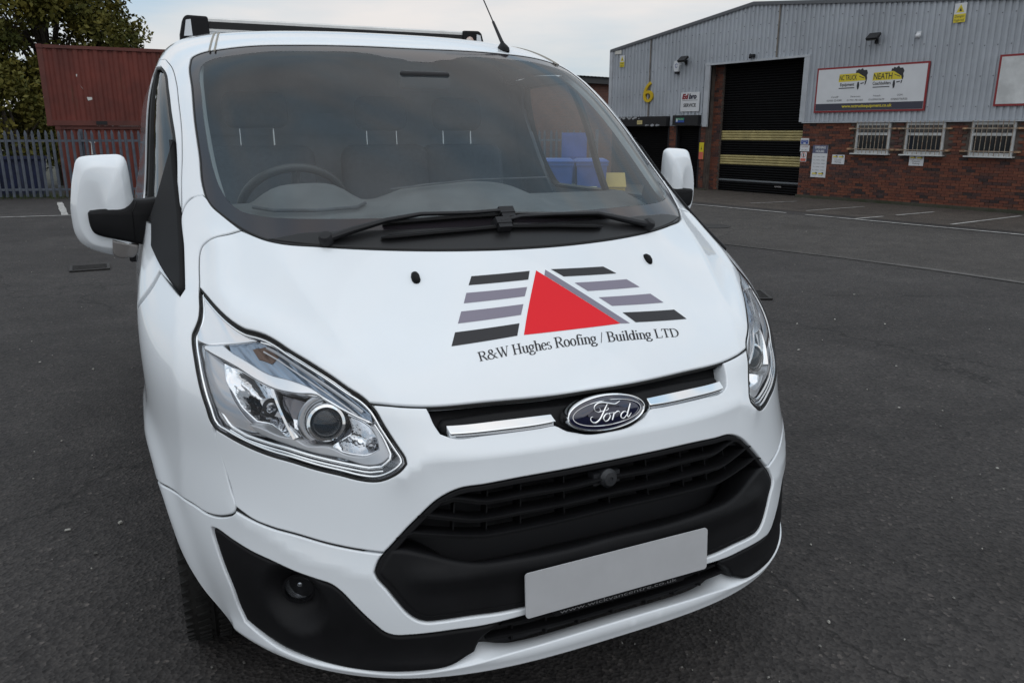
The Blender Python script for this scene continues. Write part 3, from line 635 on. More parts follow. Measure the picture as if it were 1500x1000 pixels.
# black surrounds of the fog lamps with their dished pockets
FL = (.839, 1.217)
def dish(s, w):
    a = np.abs(s); d = np.hypot((a-FL[0]+.015)*.9, (w-FL[1]-.004)*MW*1.0); return -.055*(1-smst((d-.03)/.062))
trim = list(reversed(O['fog'][:-1]))+O['fog_low']+[(-.385, 1.268), (-.371, 1.258), (-.331, 1.247), (-.309, 1.2395)]
for sg in (-1, 1):
    t_ = panel('fog_lamp_surround', trim if sg < 0 else mir(trim), PLAST, VAN, off=-.003, gap=.001, r=.010, depth=.05, h=.014, fun=dish)
    c = pt(sg*.839, 1.216, -.052); ax = Vector((sg*.30, -.95, .0))
    m = MB(); m.cyl(c, ax, [(-.03, .036), (.006, .036), (.010, .040), (.014, .040), (.014, .034), (.004, .033)], 28, caps=False); m.build('bezel', GLOSSB, t_, smooth=35)
    m = MB(); m.cyl(c, ax, [(.002, .033), (-.012, .029), (-.022, .018), (-.026, .004)], 24, caps=False); m.cyl(c, ax, [(-.026, .006), (-.004, .006), (-.002, .001)], 10); m.build('reflector', SATINW, t_, smooth=40)
    m = MB(); m.cyl(c, ax, [(.004, .034), (.006, .026), (.007, .012), (.0072, .001)], 24, caps=False); m.build('lens', FOGGL, t_, smooth=60)
# lower air intake: dark backing, bars, towing eye cover
m_in = [(0, 1.2385), (-.204, 1.2385), (-.309, 1.2395), (-.331, 1.247), (-.371, 1.258), (-.385, 1.268), (-.311, 1.273), (-.207, 1.271), (0, 1.270)]
INT = panel('lower_intake', sym(m_in), BLACKMETAL, VAN, off=-.06, gap=-.01, r=.003, depth=.01, h=.04)
for wv in (1.247, 1.259): strip('intake_bar', [(-.355 if wv > 1.25 else -.325, wv), (0, wv), (.355 if wv > 1.25 else .325, wv)], .010, .030, PLAST, INT, off=-.025)
for a in (-.28, -.19, -.10, 0, .10, .19, .28):
    strip('intake_rib', [(a, 1.240), (a*1.02, 1.270)], .007, .02, PLAST, INT, off=-.04)
m = MB(); c = pt(.20, 1.262, -.040); m.cyl(c, nr(.2, 1.262), [(0, .020), (.006, .020), (.008, .014), (.006, .012)], 20); m.build('towing_eye_cover', PLAST, INT, smooth=35)
# main grille: back, frame, louvres, ribs, solid lower panel
go = O['grille'][:-1]+[(0, 1.096)]
g_all = [(0, 1.096)]+list(reversed(go[:-1]))+glow[1:]
GR = panel('grille', sym(g_all), BLACKMETAL, VAN, off=-.11, gap=-.01, r=.003, depth=.01, h=.05)
def shrink(p, d): return [tuple(x) for x in (inset(dense(p, .02), d)/[1, MW])] if area(dense(p, .02)) > 0 else [tuple(x) for x in (inset(dense(p, .02)[::-1], d)/[1, MW])]
fr_out = sym(g_all); fr_in = shrink(fr_out, .016)
panel('grille_frame', fr_out, PLAST, GR, holes=[fr_in], off=-.004, gap=.0005, r=.004, depth=.08, h=.02, smooth=True)
pt_ = O['panel_top'][:-1]+[(0, 1.1765)]
low = [(0, 1.1765)]+list(reversed(pt_[:-1]))+[(-.565, 1.158)]+[(-.588, 1.171), (-.599, 1.18), (-.592, 1.186)]+[(a+.006 if a < -.5 else a, b-.003) for a, b in glow[2:-1]]+[(0, 1.230)]
def bulge(s, w): return .012*np.exp(-((w-1.187)/.012)**2)*smst((.56-np.abs(s))/.08)
panel('grille_lower_panel', sym(low), PLAST, GR, off=.000, gap=.0005, r=.012, depth=.09, h=.02, fun=bulge)
def louvre(half, end):
    h = [end]+half[:-1]+[(0, half[-1][1])]; full = h+[(-a, b) for a, b in reversed(h[:-1])]
    strip('louvre', full, .016, .05, PLAST, GR, off=-.040); strip('louvre', [(a, b-.0028) for a, b in full], .005, .022, PLAST, GR, off=-.012)
louvre(O['slatA'], (-.45, 1.1165)); louvre(O['slatB'], (-.515, 1.130)); louvre(O['slatC'], (-.565, 1.152))
for a in (-.40, -.32, -.235, -.12, 0.005, .12, .235, .32, .40):
    strip('grille_rib', [(a, 1.100), (a*1.03, 1.135), (a*1.04, 1.154)], .006, .05, PLAST, GR, off=-.062)
m = MB(); c = pt(-.012, 1.1135, -.03); m.cyl(c, (0, -1, .12), [(0, .024), (.025, .024), (.03, .020), (.035, .017), (.036, .006), (.033, .005)], 24); m.box(c+Vector((0, .0, 0)), (.075, .03, .03)); m.build('parking_camera', mat('cap_grey', (.022, .023, .026), .45), GR, smooth=35)
# upper slot with the two bright bars
so = [(0, 1.0215)]+list(reversed(front[2:-1]))+slot[1:]
SLOT = panel('upper_grille', sym(so), PLAST, VAN, off=-.045, gap=-.012, r=.003, depth=.01, h=.03)
ins = [(0, 1.0265), (-.30, 1.0245), (-.405, 1.0275), (-.418, 1.034), (-.412, 1.042), (-.395, 1.0468), (-.24, 1.048), (-.17, 1.048), (-.125, 1.0505), (-.09, 1.0575), (-.05, 1.0615), (0, 1.0625)]
panel('slot_insert', sym(ins), PLAST, SLOT, off=-.022, gap=.001, r=.012, depth=.05, h=.014)
bar = [(-.402, 1.0365), (-.378, 1.0368), (-.272, 1.0365), (-.16, 1.0372), (-.138, 1.0375), (-.136, 1.0462), (-.165, 1.0468), (-.277, 1.0468), (-.368, 1.0466), (-.396, 1.0462)]
for sg in (-1, 1):
    lean = lambda s, w: .014*(w-1.036)/.011-.006
    panel('chrome_bar', bar if sg < 0 else mir(bar), CHROME, SLOT, off=0, gap=0, r=.0025, depth=.03, h=.012, step=.01, corner=25, fun=lean)
    lowb = [(-.390, 1.0470), (-.277, 1.0475), (-.165, 1.0475), (-.140, 1.0472), (-.140, 1.0502), (-.165, 1.0505), (-.277, 1.0502), (-.382, 1.0492)]
    panel('chrome_bar', lowb if sg < 0 else mir(lowb), CHROMED, SLOT, off=0, gap=0, r=.002, depth=.03, h=.012, step=.01, corner=25)
# oval badge with script lettering
BC = pt(0, 1.0462, .012); bx = Vector((1, 0, 0)); bn = Vector((0, -.955, .297)); by = bn.cross(bx)*1.0
if by.z < 0: by = -by
BA, BB = .112, .0455
def ell(k, d, n=56): return [BC+bx*BA*k*math.cos(2*math.pi*i/n)+by*(BB*k if k > .99 else BB-BA*(1-k))*math.sin(2*math.pi*i/n)+bn*d for i in range(n)]
m = MB(); m.rings([ell(1, -.03), ell(1, .004), ell(.988, .0080), ell(.968, .0088), ell(.945, .0062)], caps=False); BADGE = m.build('badge', CHROME, VAN, smooth=50)
m = MB(); m.rings([ell(.95, .005), ell(.94, .0066), ell(.5, .009), ell(.45, .009)], caps=True); m.build('badge_field', NAVY, BADGE, smooth=60)
m = MB()
def ring_tube(k, d, r):
    q = ell(k, d, 72); q.append(q[0]); m.tube(q, r, 6, caps=False)
ring_tube(.865, .0078, .0011); m.build('badge_outline', CHROME, BADGE, smooth=60)
def bz(u, v, d=.0092): return BC+bx*u*BA+by*v*BB+bn*d
def fromimg(x, y):
    dx, dy = x-491, y-297; det = 273*(-128)-(-10)*(-45); u = (dx*(-128)-(-10)*dy)/det; v = (273*dy-(-45)*dx)/det; return u, v
def catm(P, k=5):
    P = [P[0]]+list(P)+[P[-1]]; o = []
    for i in range(1, len(P)-2):
        for j in range(k):
            t = j/k; c = _cr(t); o.append(tuple(sum(c[m]*P[i-1+m][a] for m in range(4)) for a in range(len(P[0]))))
    o.append(P[-2]); return o
script = [
 [(415, 292, 2.6), (402, 282, 3.5), (402, 258, 6), (425, 236, 8), (462, 229, 8), (510, 236, 8.5), (548, 238, 7), (580, 216, 2.5)],
 [(415, 292, 2.6), (430, 297, 3), (443, 284, 3), (436, 266, 2.5)],
 [(492, 238, 5), (474, 275, 8), (456, 312, 9), (436, 346, 8.5), (408, 368, 8), (384, 366, 7), (373, 350, 5), (376, 332, 3.5), (388, 328, 3)],
 [(424, 298, 3), (450, 290, 4), (486, 282, 4), (498, 270, 4), (490, 262, 3)],
 [(500, 306, 5), (480, 310, 7), (462, 336, 7.5), (470, 358, 6), (492, 352, 6), (508, 326, 6.5), (502, 306, 5), (518, 300, 3), (536, 300, 4)],
 [(538, 296, 6), (532, 320, 8), (522, 350, 7)],
 [(530, 322, 4), (548, 298, 6), (568, 290, 7), (576, 302, 4)],
 [(628, 296, 4), (606, 292, 6), (586, 312, 7.5), (586, 336, 7), (606, 336, 5), (626, 312, 4)],
 [(654, 234, 7), (642, 272, 8), (630, 312, 8.5), (634, 332, 6), (658, 300, 2.5)]]
m = MB()
for st in script:
    q = catm(st); m.tube([bz(*fromimg(x, y)) for x, y, r in q], [r*.00030 for x, y, r in q], 8, flat=.5, up=bn)
m.build('badge_lettering', CHROME, BADGE, smooth=60)
# number plate, blanked out, in its printed holder
PY, PZ = -.405, .511
pr = node('number_plate', VAN)
tl = Matrix.Rotation(-.06, 3, 'X')
def rrect(wd, ht, r, n=5):
    o = []
    for cx, cy, a in ((wd/2-r, ht/2-r, 0), (-wd/2+r, ht/2-r, 90), (-wd/2+r, -ht/2+r, 180), (wd/2-r, -ht/2+r, 270)):
        for k in range(n+1): t = math.radians(a+90*k/n); o.append((cx+r*math.cos(t), cy+r*math.sin(t)))
    return o
ux = Vector((1, 0, 0)); uy = tl @ Vector((0, 0, 1)); un = tl @ Vector((0, -1, 0)); pc = Vector((0, PY, PZ))
m = MB(); m.prism(rrect(.5305, .1155, .009), pc, ux, uy, un*.004); m.build('plate', PLATE, pr)
m = MB(); m.prism([(-.195, -.0575), (.205, -.0575), (.195, -.076), (-.185, -.076)], pc+un*-.005, ux, uy, un*.0045); m.prism(rrect(.50, .10, .01), pc-un*.012, ux, uy, un*.0115); m.build('plate_holder', PLAST, pr)
m = MB(); add_text(m, 'www.wickvancentre.co.uk', .0098, pc+un*.0002+uy*-.0715, ux, uy, width=.345); m.build('holder_lettering', GREYTXT, pr, fix=False)
# bonnet emblem: red roof, grey and black tile courses, serif lettering
def decal(name, pts, m_, off=.0007, **k): return panel(name, pts, m_, EMB, off=off, gap=0, r=.0001, depth=.0002, h=.03, step=.02, smooth=False, flange=False)
EMB = decal_root = node('bonnet_emblem', VAN)
decal('red_triangle', O['tri'], VRED); decal('grey_sliver', O['tri2'], VGREY)
for k_ in range(8): decal('tile_course', O['st%d' % k_], VBLACK if k_ in (0, 3, 4, 7) else VGREY)
HL_, ST = .055, .135
def Ln(x0, y0, x1, y1, w=ST): return ([(x0, y0), (x1, y1)], [w, w], False)
def Ar(cx, cy, rx, ry, a0, a1, lo_=HL_, hi_=ST, n=14):
    p, w_ = [], []
    for i in range(n+1):
        t = math.radians(a0+(a1-a0)*i/n); p.append((cx+rx*math.cos(t), cy+ry*math.sin(t))); w_.append(lo_+(hi_-lo_)*abs(math.cos(t))**1.5)
    return (p, w_, abs(a1-a0) >= 359)
def Sf(x, y, w=.30): return Ln(x-w/2, y, x+w/2, y, .045)
GL = {
 'R': (.72, [Ln(.16, 0, .16, 1), Sf(.16, .02), Sf(.13, .98, .24), Ln(.16, .98, .36, .98, HL_), Ar(.36, .745, .22, .235, 90, -90), Ln(.16, .5, .38, .5, HL_), Ln(.36, .5, .64, .03, .12), Sf(.66, .02, .2)]),
 '&': (.86, [Ar(.36, .77, .14, .21, -60, 250), Ar(.30, .26, .24, .26, 80, 330), Ln(.25, .68, .72, .04, .11), Ln(.50, .10, .70, .50, HL_), Sf(.70, .50, .24), Sf(.76, .03, .16)]),
 'W': (.98, [Ln(.06, 1, .30, 0, .12), Ln(.30, 0, .50, .95, .05), Ln(.44, 1, .66, 0, .12), Ln(.66, 0, .90, 1, .05), Sf(.07, .98, .24), Sf(.44, .98, .24), Sf(.90, .98, .2)]),
 'H': (.78, [Ln(.15, 0, .15, 1), Ln(.61, 0, .61, 1), Ln(.15, .51, .61, .51, HL_), Sf(.15, .02), Sf(.15, .98), Sf(.61, .02), Sf(.61, .98)]),
 'u': (.54, [Ln(.12, .17, .12, .66), Sf(.08, .645, .16), Ar(.27, .18, .15, .17, 180, 330), Ln(.42, 0, .42, .66), Sf(.38, .645, .16), Sf(.46, .02, .16)]),
 'g': (.50, [Ar(.23, .44, .16, .22, 0, 360), Ln(.14, .27, .10, .10, .05), Ln(.10, .09, .38, .03, .10), Ar(.23, -.12, .21, .15, 60, 390), Ln(.33, .60, .48, .63, .06)]),
 'h': (.54, [Ln(.13, 0, .13, 1), Sf(.08, .98, .16), Ar(.28, .45, .15, .20, 0, 160), Ln(.43, 0, .43, .47), Sf(.13, .02, .24), Sf(.43, .02, .24)]),
 'e': (.46, [Ar(.24, .33, .18, .33, 10, 325), Ln(.07, .39, .42, .39, HL_)]),
 's': (.40, [Ar(.19, .50, .12, .15, 30, 265, .05, .11), Ar(.20, .17, .14, .17, 90, -160, .05, .11)]),
 'o': (.52, [Ar(.26, .33, .19, .33, 0, 360)]),
 'f': (.34, [Ln(.16, 0, .16, .82), Ar(.29, .82, .13, .17, 35, 180), Ln(.02, .645, .34, .645, .05), Sf(.16, .02, .26)]),
 'i': (.28, [Ln(.14, 0, .14, .66), Sf(.10, .645, .16), Sf(.14, .02, .24), Ln(.14, .84, .14, .96, .13)]),
 'n': (.54, [Ln(.13, 0, .13, .66), Sf(.08, .645, .16), Ar(.28, .45, .15, .20, 0, 160), Ln(.43, 0, .43, .47), Sf(.13, .02, .24), Sf(.43, .02, .24)]),
 '/': (.30, [Ln(.03, -.02, .27, 1.0, .05)]),
 'B': (.70, [Ln(.16, 0, .16, 1), Sf(.13, .02, .24), Sf(.13, .98, .24), Ln(.16, .98, .34, .98, HL_), Ar(.34, .75, .20, .23, 90, -90), Ln(.16, .52, .36, .52, HL_), Ar(.36, .26, .24, .25, 90, -90), Ln(.16, .02, .36, .02, HL_)]),
 'l': (.28, [Ln(.14, 0, .14, 1), Sf(.09, .98, .16), Sf(.14, .02, .24)]),
 'd': (.54, [Ar(.23, .33, .17, .33, 0, 360), Ln(.42, 0, .42, 1), Sf(.38, .98, .16), Sf(.46, .02, .16)]),
 'L': (.64, [Ln(.16, 0, .16, 1), Sf(.16, .98), Ln(.04, .02, .58, .02, HL_), Ln(.57, .02, .60, .24, .05)]),
 'T': (.66, [Ln(.33, 0, .33, 1), Ln(.05, .98, .61, .98, HL_), Ln(.06, .98, .04, .77, .05), Ln(.60, .98, .62, .77, .05), Sf(.33, .02)]),
 'D': (.78, [Ln(.16, 0, .16, 1), Sf(.13, .02, .24), Sf(.13, .98, .24), Ln(.16, .98, .34, .98, HL_), Ln(.16, .02, .34, .02, HL_), Ar(.34, .5, .36, .48, 90, -90)]),
 ' ': (.27, [])}
msg = 'R&W Hughes Roofing / Building LTD'; tot = sum(GL[c][0] for c in msg); pen = 0.0; TV, TF, TO = [], [], []; kk = 0
for c in msg:
    adv, strokes = GL[c]
    for p, w_, cl in strokes:
        b = len(TV); n = len(p); kk += 1
        for i in range(n):
            x0, y0 = p[max(i-1, 0)] if not cl else p[(i-1) % (n-1)]; x1, y1 = p[min(i+1, n-1)] if not cl else p[(i+1) % (n-1)]
            dx, dy = x1-x0, y1-y0; l = math.hypot(dx, dy) or 1; ex, ey = -dy/l*w_[i]/2, dx/l*w_[i]/2
            TV += [(pen+p[i][0]+ex, p[i][1]+ey), (pen+p[i][0]-ex, p[i][1]-ey)]; TO += [kk % 9]*2
        for i in range(n-1): TF.append((b+2*i, b+2*i+1, b+2*i+3, b+2*i+2))
    pen += adv
tx = O['txt']; BLs, MLs, BRs, TRs, TMs, TLs = [np.array(q) for q in tx]
def onb(u, v):
    q0 = BLs*(1-u)*(1-2*u)+MLs*4*u*(1-u)+BRs*u*(2*u-1); q1 = TLs*(1-u)*(1-2*u)+TMs*4*u*(1-u)+TRs*u*(2*u-1); return q0+(q1-q0)*v
q = np.array([onb(x/tot, y) for x, y in TV]); P = surf(q[:, 0], q[:, 1], .0006)+base_n(q[:, 0], q[:, 1])*(np.array(TO)*.00004)[:, None]
m = MB(); m.add(P.tolist(), TF); m.build('lettering', VBLACK, EMB, fix=False)
# washer jets
for s_, w_ in ((-.364, .8855), (.364, .8855)):
    c = pt(s_, w_); n_ = nr(s_, w_); t = Vector((0, -.6, -.8)); t = (t-n_*t.dot(n_)).normalized(); u = n_.cross(t)
    m = MB(); R = []
    for f, a, h_ in ((-.020, .002, .002), (-.017, .008, .007), (-.006, .0115, .013), (.008, .0115, .013), (.016, .008, .008), (.019, .003, .002)):
        R.append([c+t*f+u*a*math.cos(k*math.pi/6)+n_*max(-.001, h_*math.sin(k*math.pi/6)) for k in range(12)])
    m.rings(R); m.build('washer_jet', PLAST, VAN, smooth=60)

# ---------------------------------------------------------------- windscreen, wipers
frit = [(0, .412), (-.045, .411), (-.075, .400), (-.13, .394), (-.165, .381), (-.199, .375)]+O['frit_l'][2:-1]+[(0, .803)]
WSP = panel('windscreen', sym(frit), SCREEN, VAN, off=-.004, gap=0, r=.0005, depth=.004, h=.04, flange=False, step=.01)
panel('ceramic_border', sym(ws_l), FRIT, WSP, holes=[sym(frit)], off=-.004, gap=0, r=.0005, depth=.004, h=.03, flange=False, step=.01)
cowl = [(0, .818), (-.30, .819), (-.52, .822), (-.64, .826), (-.74, .837), (-.585, .8425), (-.412, .847), (-.239, .850), (0, .852)]
panel('cowl_panel', sym(cowl), COWL, VAN, off=-.0005, gap=0, r=.004, depth=.008, h=.03)
panel('seal', sym(ws_l), RUBBER, WSP, holes=[shrink(sym(ws_l), .007)], off=-.0025, gap=.0004, r=.001, depth=.006, h=.03)
def wiper(piv, armp, blade, bracket):
    P = [pt(a, b, .010+.012*min(1, i/2)) for i, (a, b) in enumerate(armp)]
    m = MB(); m.cyl(pt(*piv), nr(*piv), [(0, .020), (.018, .020), (.026, .014), (.027, .004)], 16); m.tube(P, [.014, .0125, .009, .0075, .007, .007][:len(P)], 8, flat=.8)
    WP = m.build('wiper', BLACKMETAL, VAN, smooth=45)
    m = MB(); Q = []
    c = np.array(blade); tt = np.linspace(0, len(c)-1, 26)
    for t in tt: Q.append(pt(float(np.interp(t, range(len(c)), c[:, 0])), float(np.interp(t, range(len(c)), c[:, 1])), .009))
    m.tube(Q, [.005]+[.0085]*24+[.005], 6, flat=.7); m.build('wiper_blade', COWL, WP, smooth=45)
    m = MB(); m.tube([q-nr(0, .82)*.010 for q in Q], .0035, 4); m.build('wiper_rubber', RUBBER, WP)
    b = pt(*bracket, .014); m = MB(); m.box(b, (.055, .028, .026), Matrix.Rotation(.7, 3, 'X'), .8); m.box(b+Vector((0, -.012, -.010)), (.04, .02, .022), Matrix.Rotation(.7, 3, 'X')); m.build('blade_bracket', BLACKMETAL, WP)
wiper(O['wip1'][0], O['wip1'], O['bl1'], (-.05, .806)); wiper(O['wip2'][0], O['wip2'], O['bl2'], (-.075, .821))

# ---------------------------------------------------------------- doors, shell, roof
TOPW = wz(1.80)
dtop = [(-.927, .504), (-.945, .434), (-1.00, .395)]
def ydoor(y, z): return (s_at(y, wz(z)), wz(z))
door_front = [(-1.047, .808), (-1.024, .756), (-.986, .696), (-.956, .637), (-.937, .570), (-.927, .504), (-.945, .440), (-.985, .405)]
door_rear = [ydoor(2.0, 1.83), ydoor(2.07, 1.7), ydoor(2.08, 1.3), ydoor(2.08, .9), ydoor(2.08, .40)]
door = door_front+[ydoor(1.75, 1.835)]+door_rear+[ydoor(1.20, .40), ydoor(1.08, .48), ydoor(1.02, .75), ydoor(.82, .9), ydoor(.64, 1.04), (-1.185, .905), (-1.16, .893), (-1.055, .914), (-1.04, .909), (-1.050, .856)]
win = [(-1.10, .828), (-1.035, .735), (-1.002, .666), (-.988, .600), (-.976, .53), (-.985, .462), (-1.02, .435), ydoor(1.75, 1.795), ydoor(1.93, 1.79), ydoor(1.96, 1.70), ydoor(1.86, 1.42), ydoor(1.78, 1.33), ydoor(1.72, 1.30)]
PANE = MATS['side_glass']
for sg in (-1, 1):
    f = (lambda p: p) if sg < 0 else mir
    DR = panel('door', f(door), WHITE, VAN, holes=[f(win)], r=.004, depth=.03, h=.035)
    panel('window_seal', f(win), RUBBER, DR, holes=[shrink(f(win), .022)], off=-.006, gap=.0005, r=.003, depth=.03, h=.03)
    panel('window_pane', f(win), PANE, DR, off=-.016, gap=.004, r=.001, h=.05, flange=False)
    dv = [(s_at(1.40, wz(z)), wz(z)) for z in (1.80, 1.6, 1.31)]
    strip('window_divider', f([(s_at(1.47, wz(1.785)), wz(1.785)), (s_at(1.36, wz(1.55)), wz(1.55)), (s_at(1.27, wz(1.31)), wz(1.31))]), .035, .02, RUBBER, DR, off=-.014)
    sail = O['sail']; panel('mirror_sail', f(sail), PLAST, DR, off=.010, gap=0, r=.012, depth=.035, h=.02)
    strip('door_handle', f([ydoor(1.80, 1.05), ydoor(1.95, 1.05)]), .035, .03, PLAST, DR, off=.012)
rear_y = 4.5
shell = [(0, .337)]+ws_l[1:13]+[(-.936, .774), (-.962, .776), (-.987, .779), (-1.015, .788), (-1.046, .806)]+door_front[1:]+[ydoor(1.75, 1.838)]+[ydoor(y+.004, z) for y, z in ((2.0, 1.83), (2.07, 1.7), (2.08, 1.3), (2.08, .9), (2.08, .40))]+[ydoor(3.1, .40)]+ \
    [ydoor(3.55-.41*math.cos(t), .34+.41*math.sin(t)) for t in np.radians([10, 40, 70, 90, 110, 140, 170])]+[ydoor(4.0, .40)]+[ydoor(rear_y, z) for z in (.40, .7, 1.0, 1.3, 1.6, 1.8, 1.9, 1.95, 1.975, ZTOP-.0009)]+[(0, .03)]
sh_l = sym(shell)
BODY_O = panel('body_shell', sh_l, WHITE, VAN, r=.004, depth=.02, h=.06, step=.03)
# top cap of the roof and the rear panel
wv = .0301; ss = np.linspace(-s_at(rear_y, wv, 1), s_at(rear_y, wv, 1), 121); P = surf(ss, np.full(121, wv)); m = MB()
m.add(P.tolist(), [tuple(range(121))]); m.build('roof_skin', WHITE, BODY_O, smooth=60)
zz = np.linspace(.40, ZTOP-.001, 40); P = [(base(np.array([s_at(rear_y, wz(z), -1)]), np.array([wz(z)]))[0]) for z in zz]
m = MB(); m.add([tuple(q) for q in P]+[(-q[0], q[1], q[2]) for q in reversed(P)], [tuple(range(80))]); m.build('rear_panel', WHITE, BODY_O)
# two sealed channels in the roof's front corners
for sg in (-1, 1):
    for d in (0, .022):
        strip('roof_channel', [(sg*(.752-d), .378), (sg*(.74-d), .33), (sg*(.73-d), .28), (sg*(.72-d), .2)], .006, .004, mat('sealant', (.30, .28, .24), .8) if 'sealant' not in MATS else MATS['sealant'], BODY_O, off=.0012)
# roof bar
RY, RZ = 2.20, 2.035
m = MB(); m.box((0, RY, RZ), (1.27, .055, .062)); RB = m.build('roof_bar', ALU, VAN)
bv = RB.modifiers.new('edge', 'BEVEL'); bv.width = .006; bv.segments = 2
m = MB(); m.box((0, RY-.028, RZ-.002), (1.265, .006, .030)); m.build('rubber_insert', RUBBER, RB)
for sg in (-1, 1):
    poly = [(.615, -.075), (.745, -.078), (.742, -.03), (.725, .035), (.71, .048), (.62, .046)]
    m = MB(); m.prism([(sg*a, b) for a, b in poly], (0, RY-.040, RZ-.012), (1, 0, 0), (0, 0, 1), (0, .09, 0)); br = m.build('bar_end', PLAST, RB)
    bv = br.modifiers.new('edge', 'BEVEL'); bv.width = .008; bv.segments = 2
    m = MB(); m.prism([(sg*.692, -.040), (sg*.728, -.042), (sg*.714, .026), (sg*.694, .030)], (0, RY-.0425, RZ-.012), (1, 0, 0), (0, 0, 1), (0, .002, 0)); m.build('reflective_patch', REFW, br)
m = MB(); m.prism([(.655+.022*math.cos(k*math.pi/6), .0+.026*math.sin(k*math.pi/6)) for k in range(12)], (0, RY-.043, RZ-.02), (1, 0, 0), (0, 0, 1), (0, .002, 0)); m.build('round_sticker', mat('sticker', (.5, .30, .25), .5, noise=(60, .5, 2, (.75, .72, .66))), RB)
# aerial
a0 = pt(.437, .307); up = Vector((-.05, .66, .75)).normalized()
m = MB(); m.rings([[a0+Vector((x*k*.020, y*k*.045+h*.3, h)) for x, y in [(math.cos(t), math.sin(t)) for t in np.linspace(0, 2*math.pi, 14, endpoint=False)]] for k, h in ((1, -.01), (1, .004), (.75, .014), (.35, .026), (.22, .034))])
AE = m.build('aerial', PLAST, VAN, smooth=60)
m = MB(); q0 = a0+Vector((0, .008, .026)); m.tube([q0, q0+up*.12], [.0075, .0055], 8); m.tube([q0+up*.12, q0+up*.55], [.0028, .002], 6); m.build('mast', BLACKMETAL, AE, smooth=60)

# ---------------------------------------------------------------- door mirrors
def pix(x, z): return (x, z)
def mirror(sg):
    Y = .96; KM = 1.03; mx_ = lambda p: [(-.983+(a+.983)*KM, 1.57+(b-1.57)*KM) for a, b in p]
    R_ = node('door_mirror', VAN)
    X = lambda x: -sg*x
    out = [(-1.148, 1.483), (-1.142, 1.491), (-1.131, 1.495), (-1.098, 1.499), (-1.059, 1.501), (-1.028, 1.5), (-1.017, 1.495), (-1.012, 1.483), (-1.009, 1.462), (-1.007, 1.424), (-1.006, 1.392), (-1.003, 1.359), (-1.004, 1.294), (-1.009, 1.222), (-1.014, 1.2), (-1.026, 1.192), (-1.081, 1.199), (-1.119, 1.211), (-1.146, 1.224), (-1.166, 1.243), (-1.177, 1.27), (-1.18, 1.31), (-1.179, 1.35), (-1.173, 1.387), (-1.166, 1.423), (-1.156, 1.459)]
    fac = [(-1.124, 1.457), (-1.118, 1.461), (-1.04, 1.465), (-1.033, 1.459), (-1.029, 1.44), (-1.026, 1.345), (-1.026, 1.235), (-1.036, 1.228), (-1.10, 1.230), (-1.130, 1.24), (-1.147, 1.262), (-1.160, 1.325), (-1.153, 1.39), (-1.138, 1.435)]
    out, fac = mx_(out), mx_(fac); cx, cz = -1.091, 1.341
    def radial(poly, n=96):
        q = dense([(a, b/MW) for a, b in poly], .006); r = []
        an = np.arctan2(q[:, 1]-cz, q[:, 0]-cx); o = np.argsort(an); an = an[o]; q = q[o]
        th = np.linspace(-math.pi, math.pi, n, endpoint=False); a3 = np.r_[an-2*math.pi, an, an+2*math.pi]; q3 = np.r_[q, q, q]
        return np.stack([np.interp(th, a3, q3[:, 0]), np.interp(th, a3, q3[:, 1])], 1)
    RO, RF = radial(out), radial(fac)
    def ring(mixf, y, k=1.0):
        q = RO*(1-mixf)+RF*mixf; return [Vector((X(cx+(a-cx)*k), y+.22*(-a-1.09), cz+(b-cz)*k)) for a, b in q]
    m = MB(); m.rings([ring(0, Y-.022, .93), ring(0, Y-.024, .985), ring(0, Y-.030), ring(0, Y-.040), ring(.04, Y-.047), ring(.16, Y-.055), ring(.5, Y-.067), ring(.9, Y-.080), ring(1, Y-.082), ring(1, Y-.084, .96), ring(1, Y-.088, .6), ring(1, Y-.089, .2)])
    m.build('cap', WHITE, R_, smooth=75)
    def pillow(name, poly, y0, y1, bev, mt, sm=50):
        q = dense([(a, b/MW) for a, b in poly], .010, smooth=True)
        if area(q) < 0: q = q[::-1]
        mk = lambda d, y: [Vector((X(a), y, b)) for a, b in inset(q, d)]
        m = MB(); m.rings([mk(0, y1), mk(0, y0+bev), mk(bev*.3, y0+bev*.3), mk(bev, y0)]); return m.build(name, mt, R_, smooth=sm)
    arm = [(-1.131, 1.334), (-1.126, 1.34), (-1.076, 1.345), (-1.028, 1.347), (-1.015, 1.355), (-1.004, 1.368), (-0.967, 1.369), (-0.94, 1.373), (-0.925, 1.331), (-0.935, 1.256), (-0.963, 1.228), (-1.002, 1.235), (-1.03, 1.243), (-1.072, 1.255), (-1.104, 1.265), (-1.121, 1.275), (-1.129, 1.295), (-1.131, 1.316)]
    arm, = (mx_(arm),)
    pillow('arm', arm, Y-.108, Y-.035, .012, PLAST)
    ind = [(-1.075, 1.252), (-1.031, 1.24), (-1.004, 1.233), (-1.01, 1.209), (-1.023, 1.196), (-1.06, 1.195), (-1.072, 1.201), (-1.079, 1.21)]
    ind = mx_(ind)
    pillow('indicator', ind, Y-.098, Y-.035, .006, mat('indicator_lens', (.16, .15, .145), .12, coat=1.0) if 'indicator_lens' not in MATS else MATS['indicator_lens'])
    m = MB(); m.rings([ring(0, Y-.026, .9), ring(0, Y-.016, .88)]); m.build('mirror_glass', CHROME, R_)
    m = MB(); m.tube([Vector((X(-.998), Y-.1065, 1.358)), Vector((X(-1.012), Y-.1085, 1.328)), Vector((X(-1.014), Y-.1085, 1.24))], .0016, 6); m.build('hinge_line', GLOSSB, R_)
mirror(1); mirror(-1)

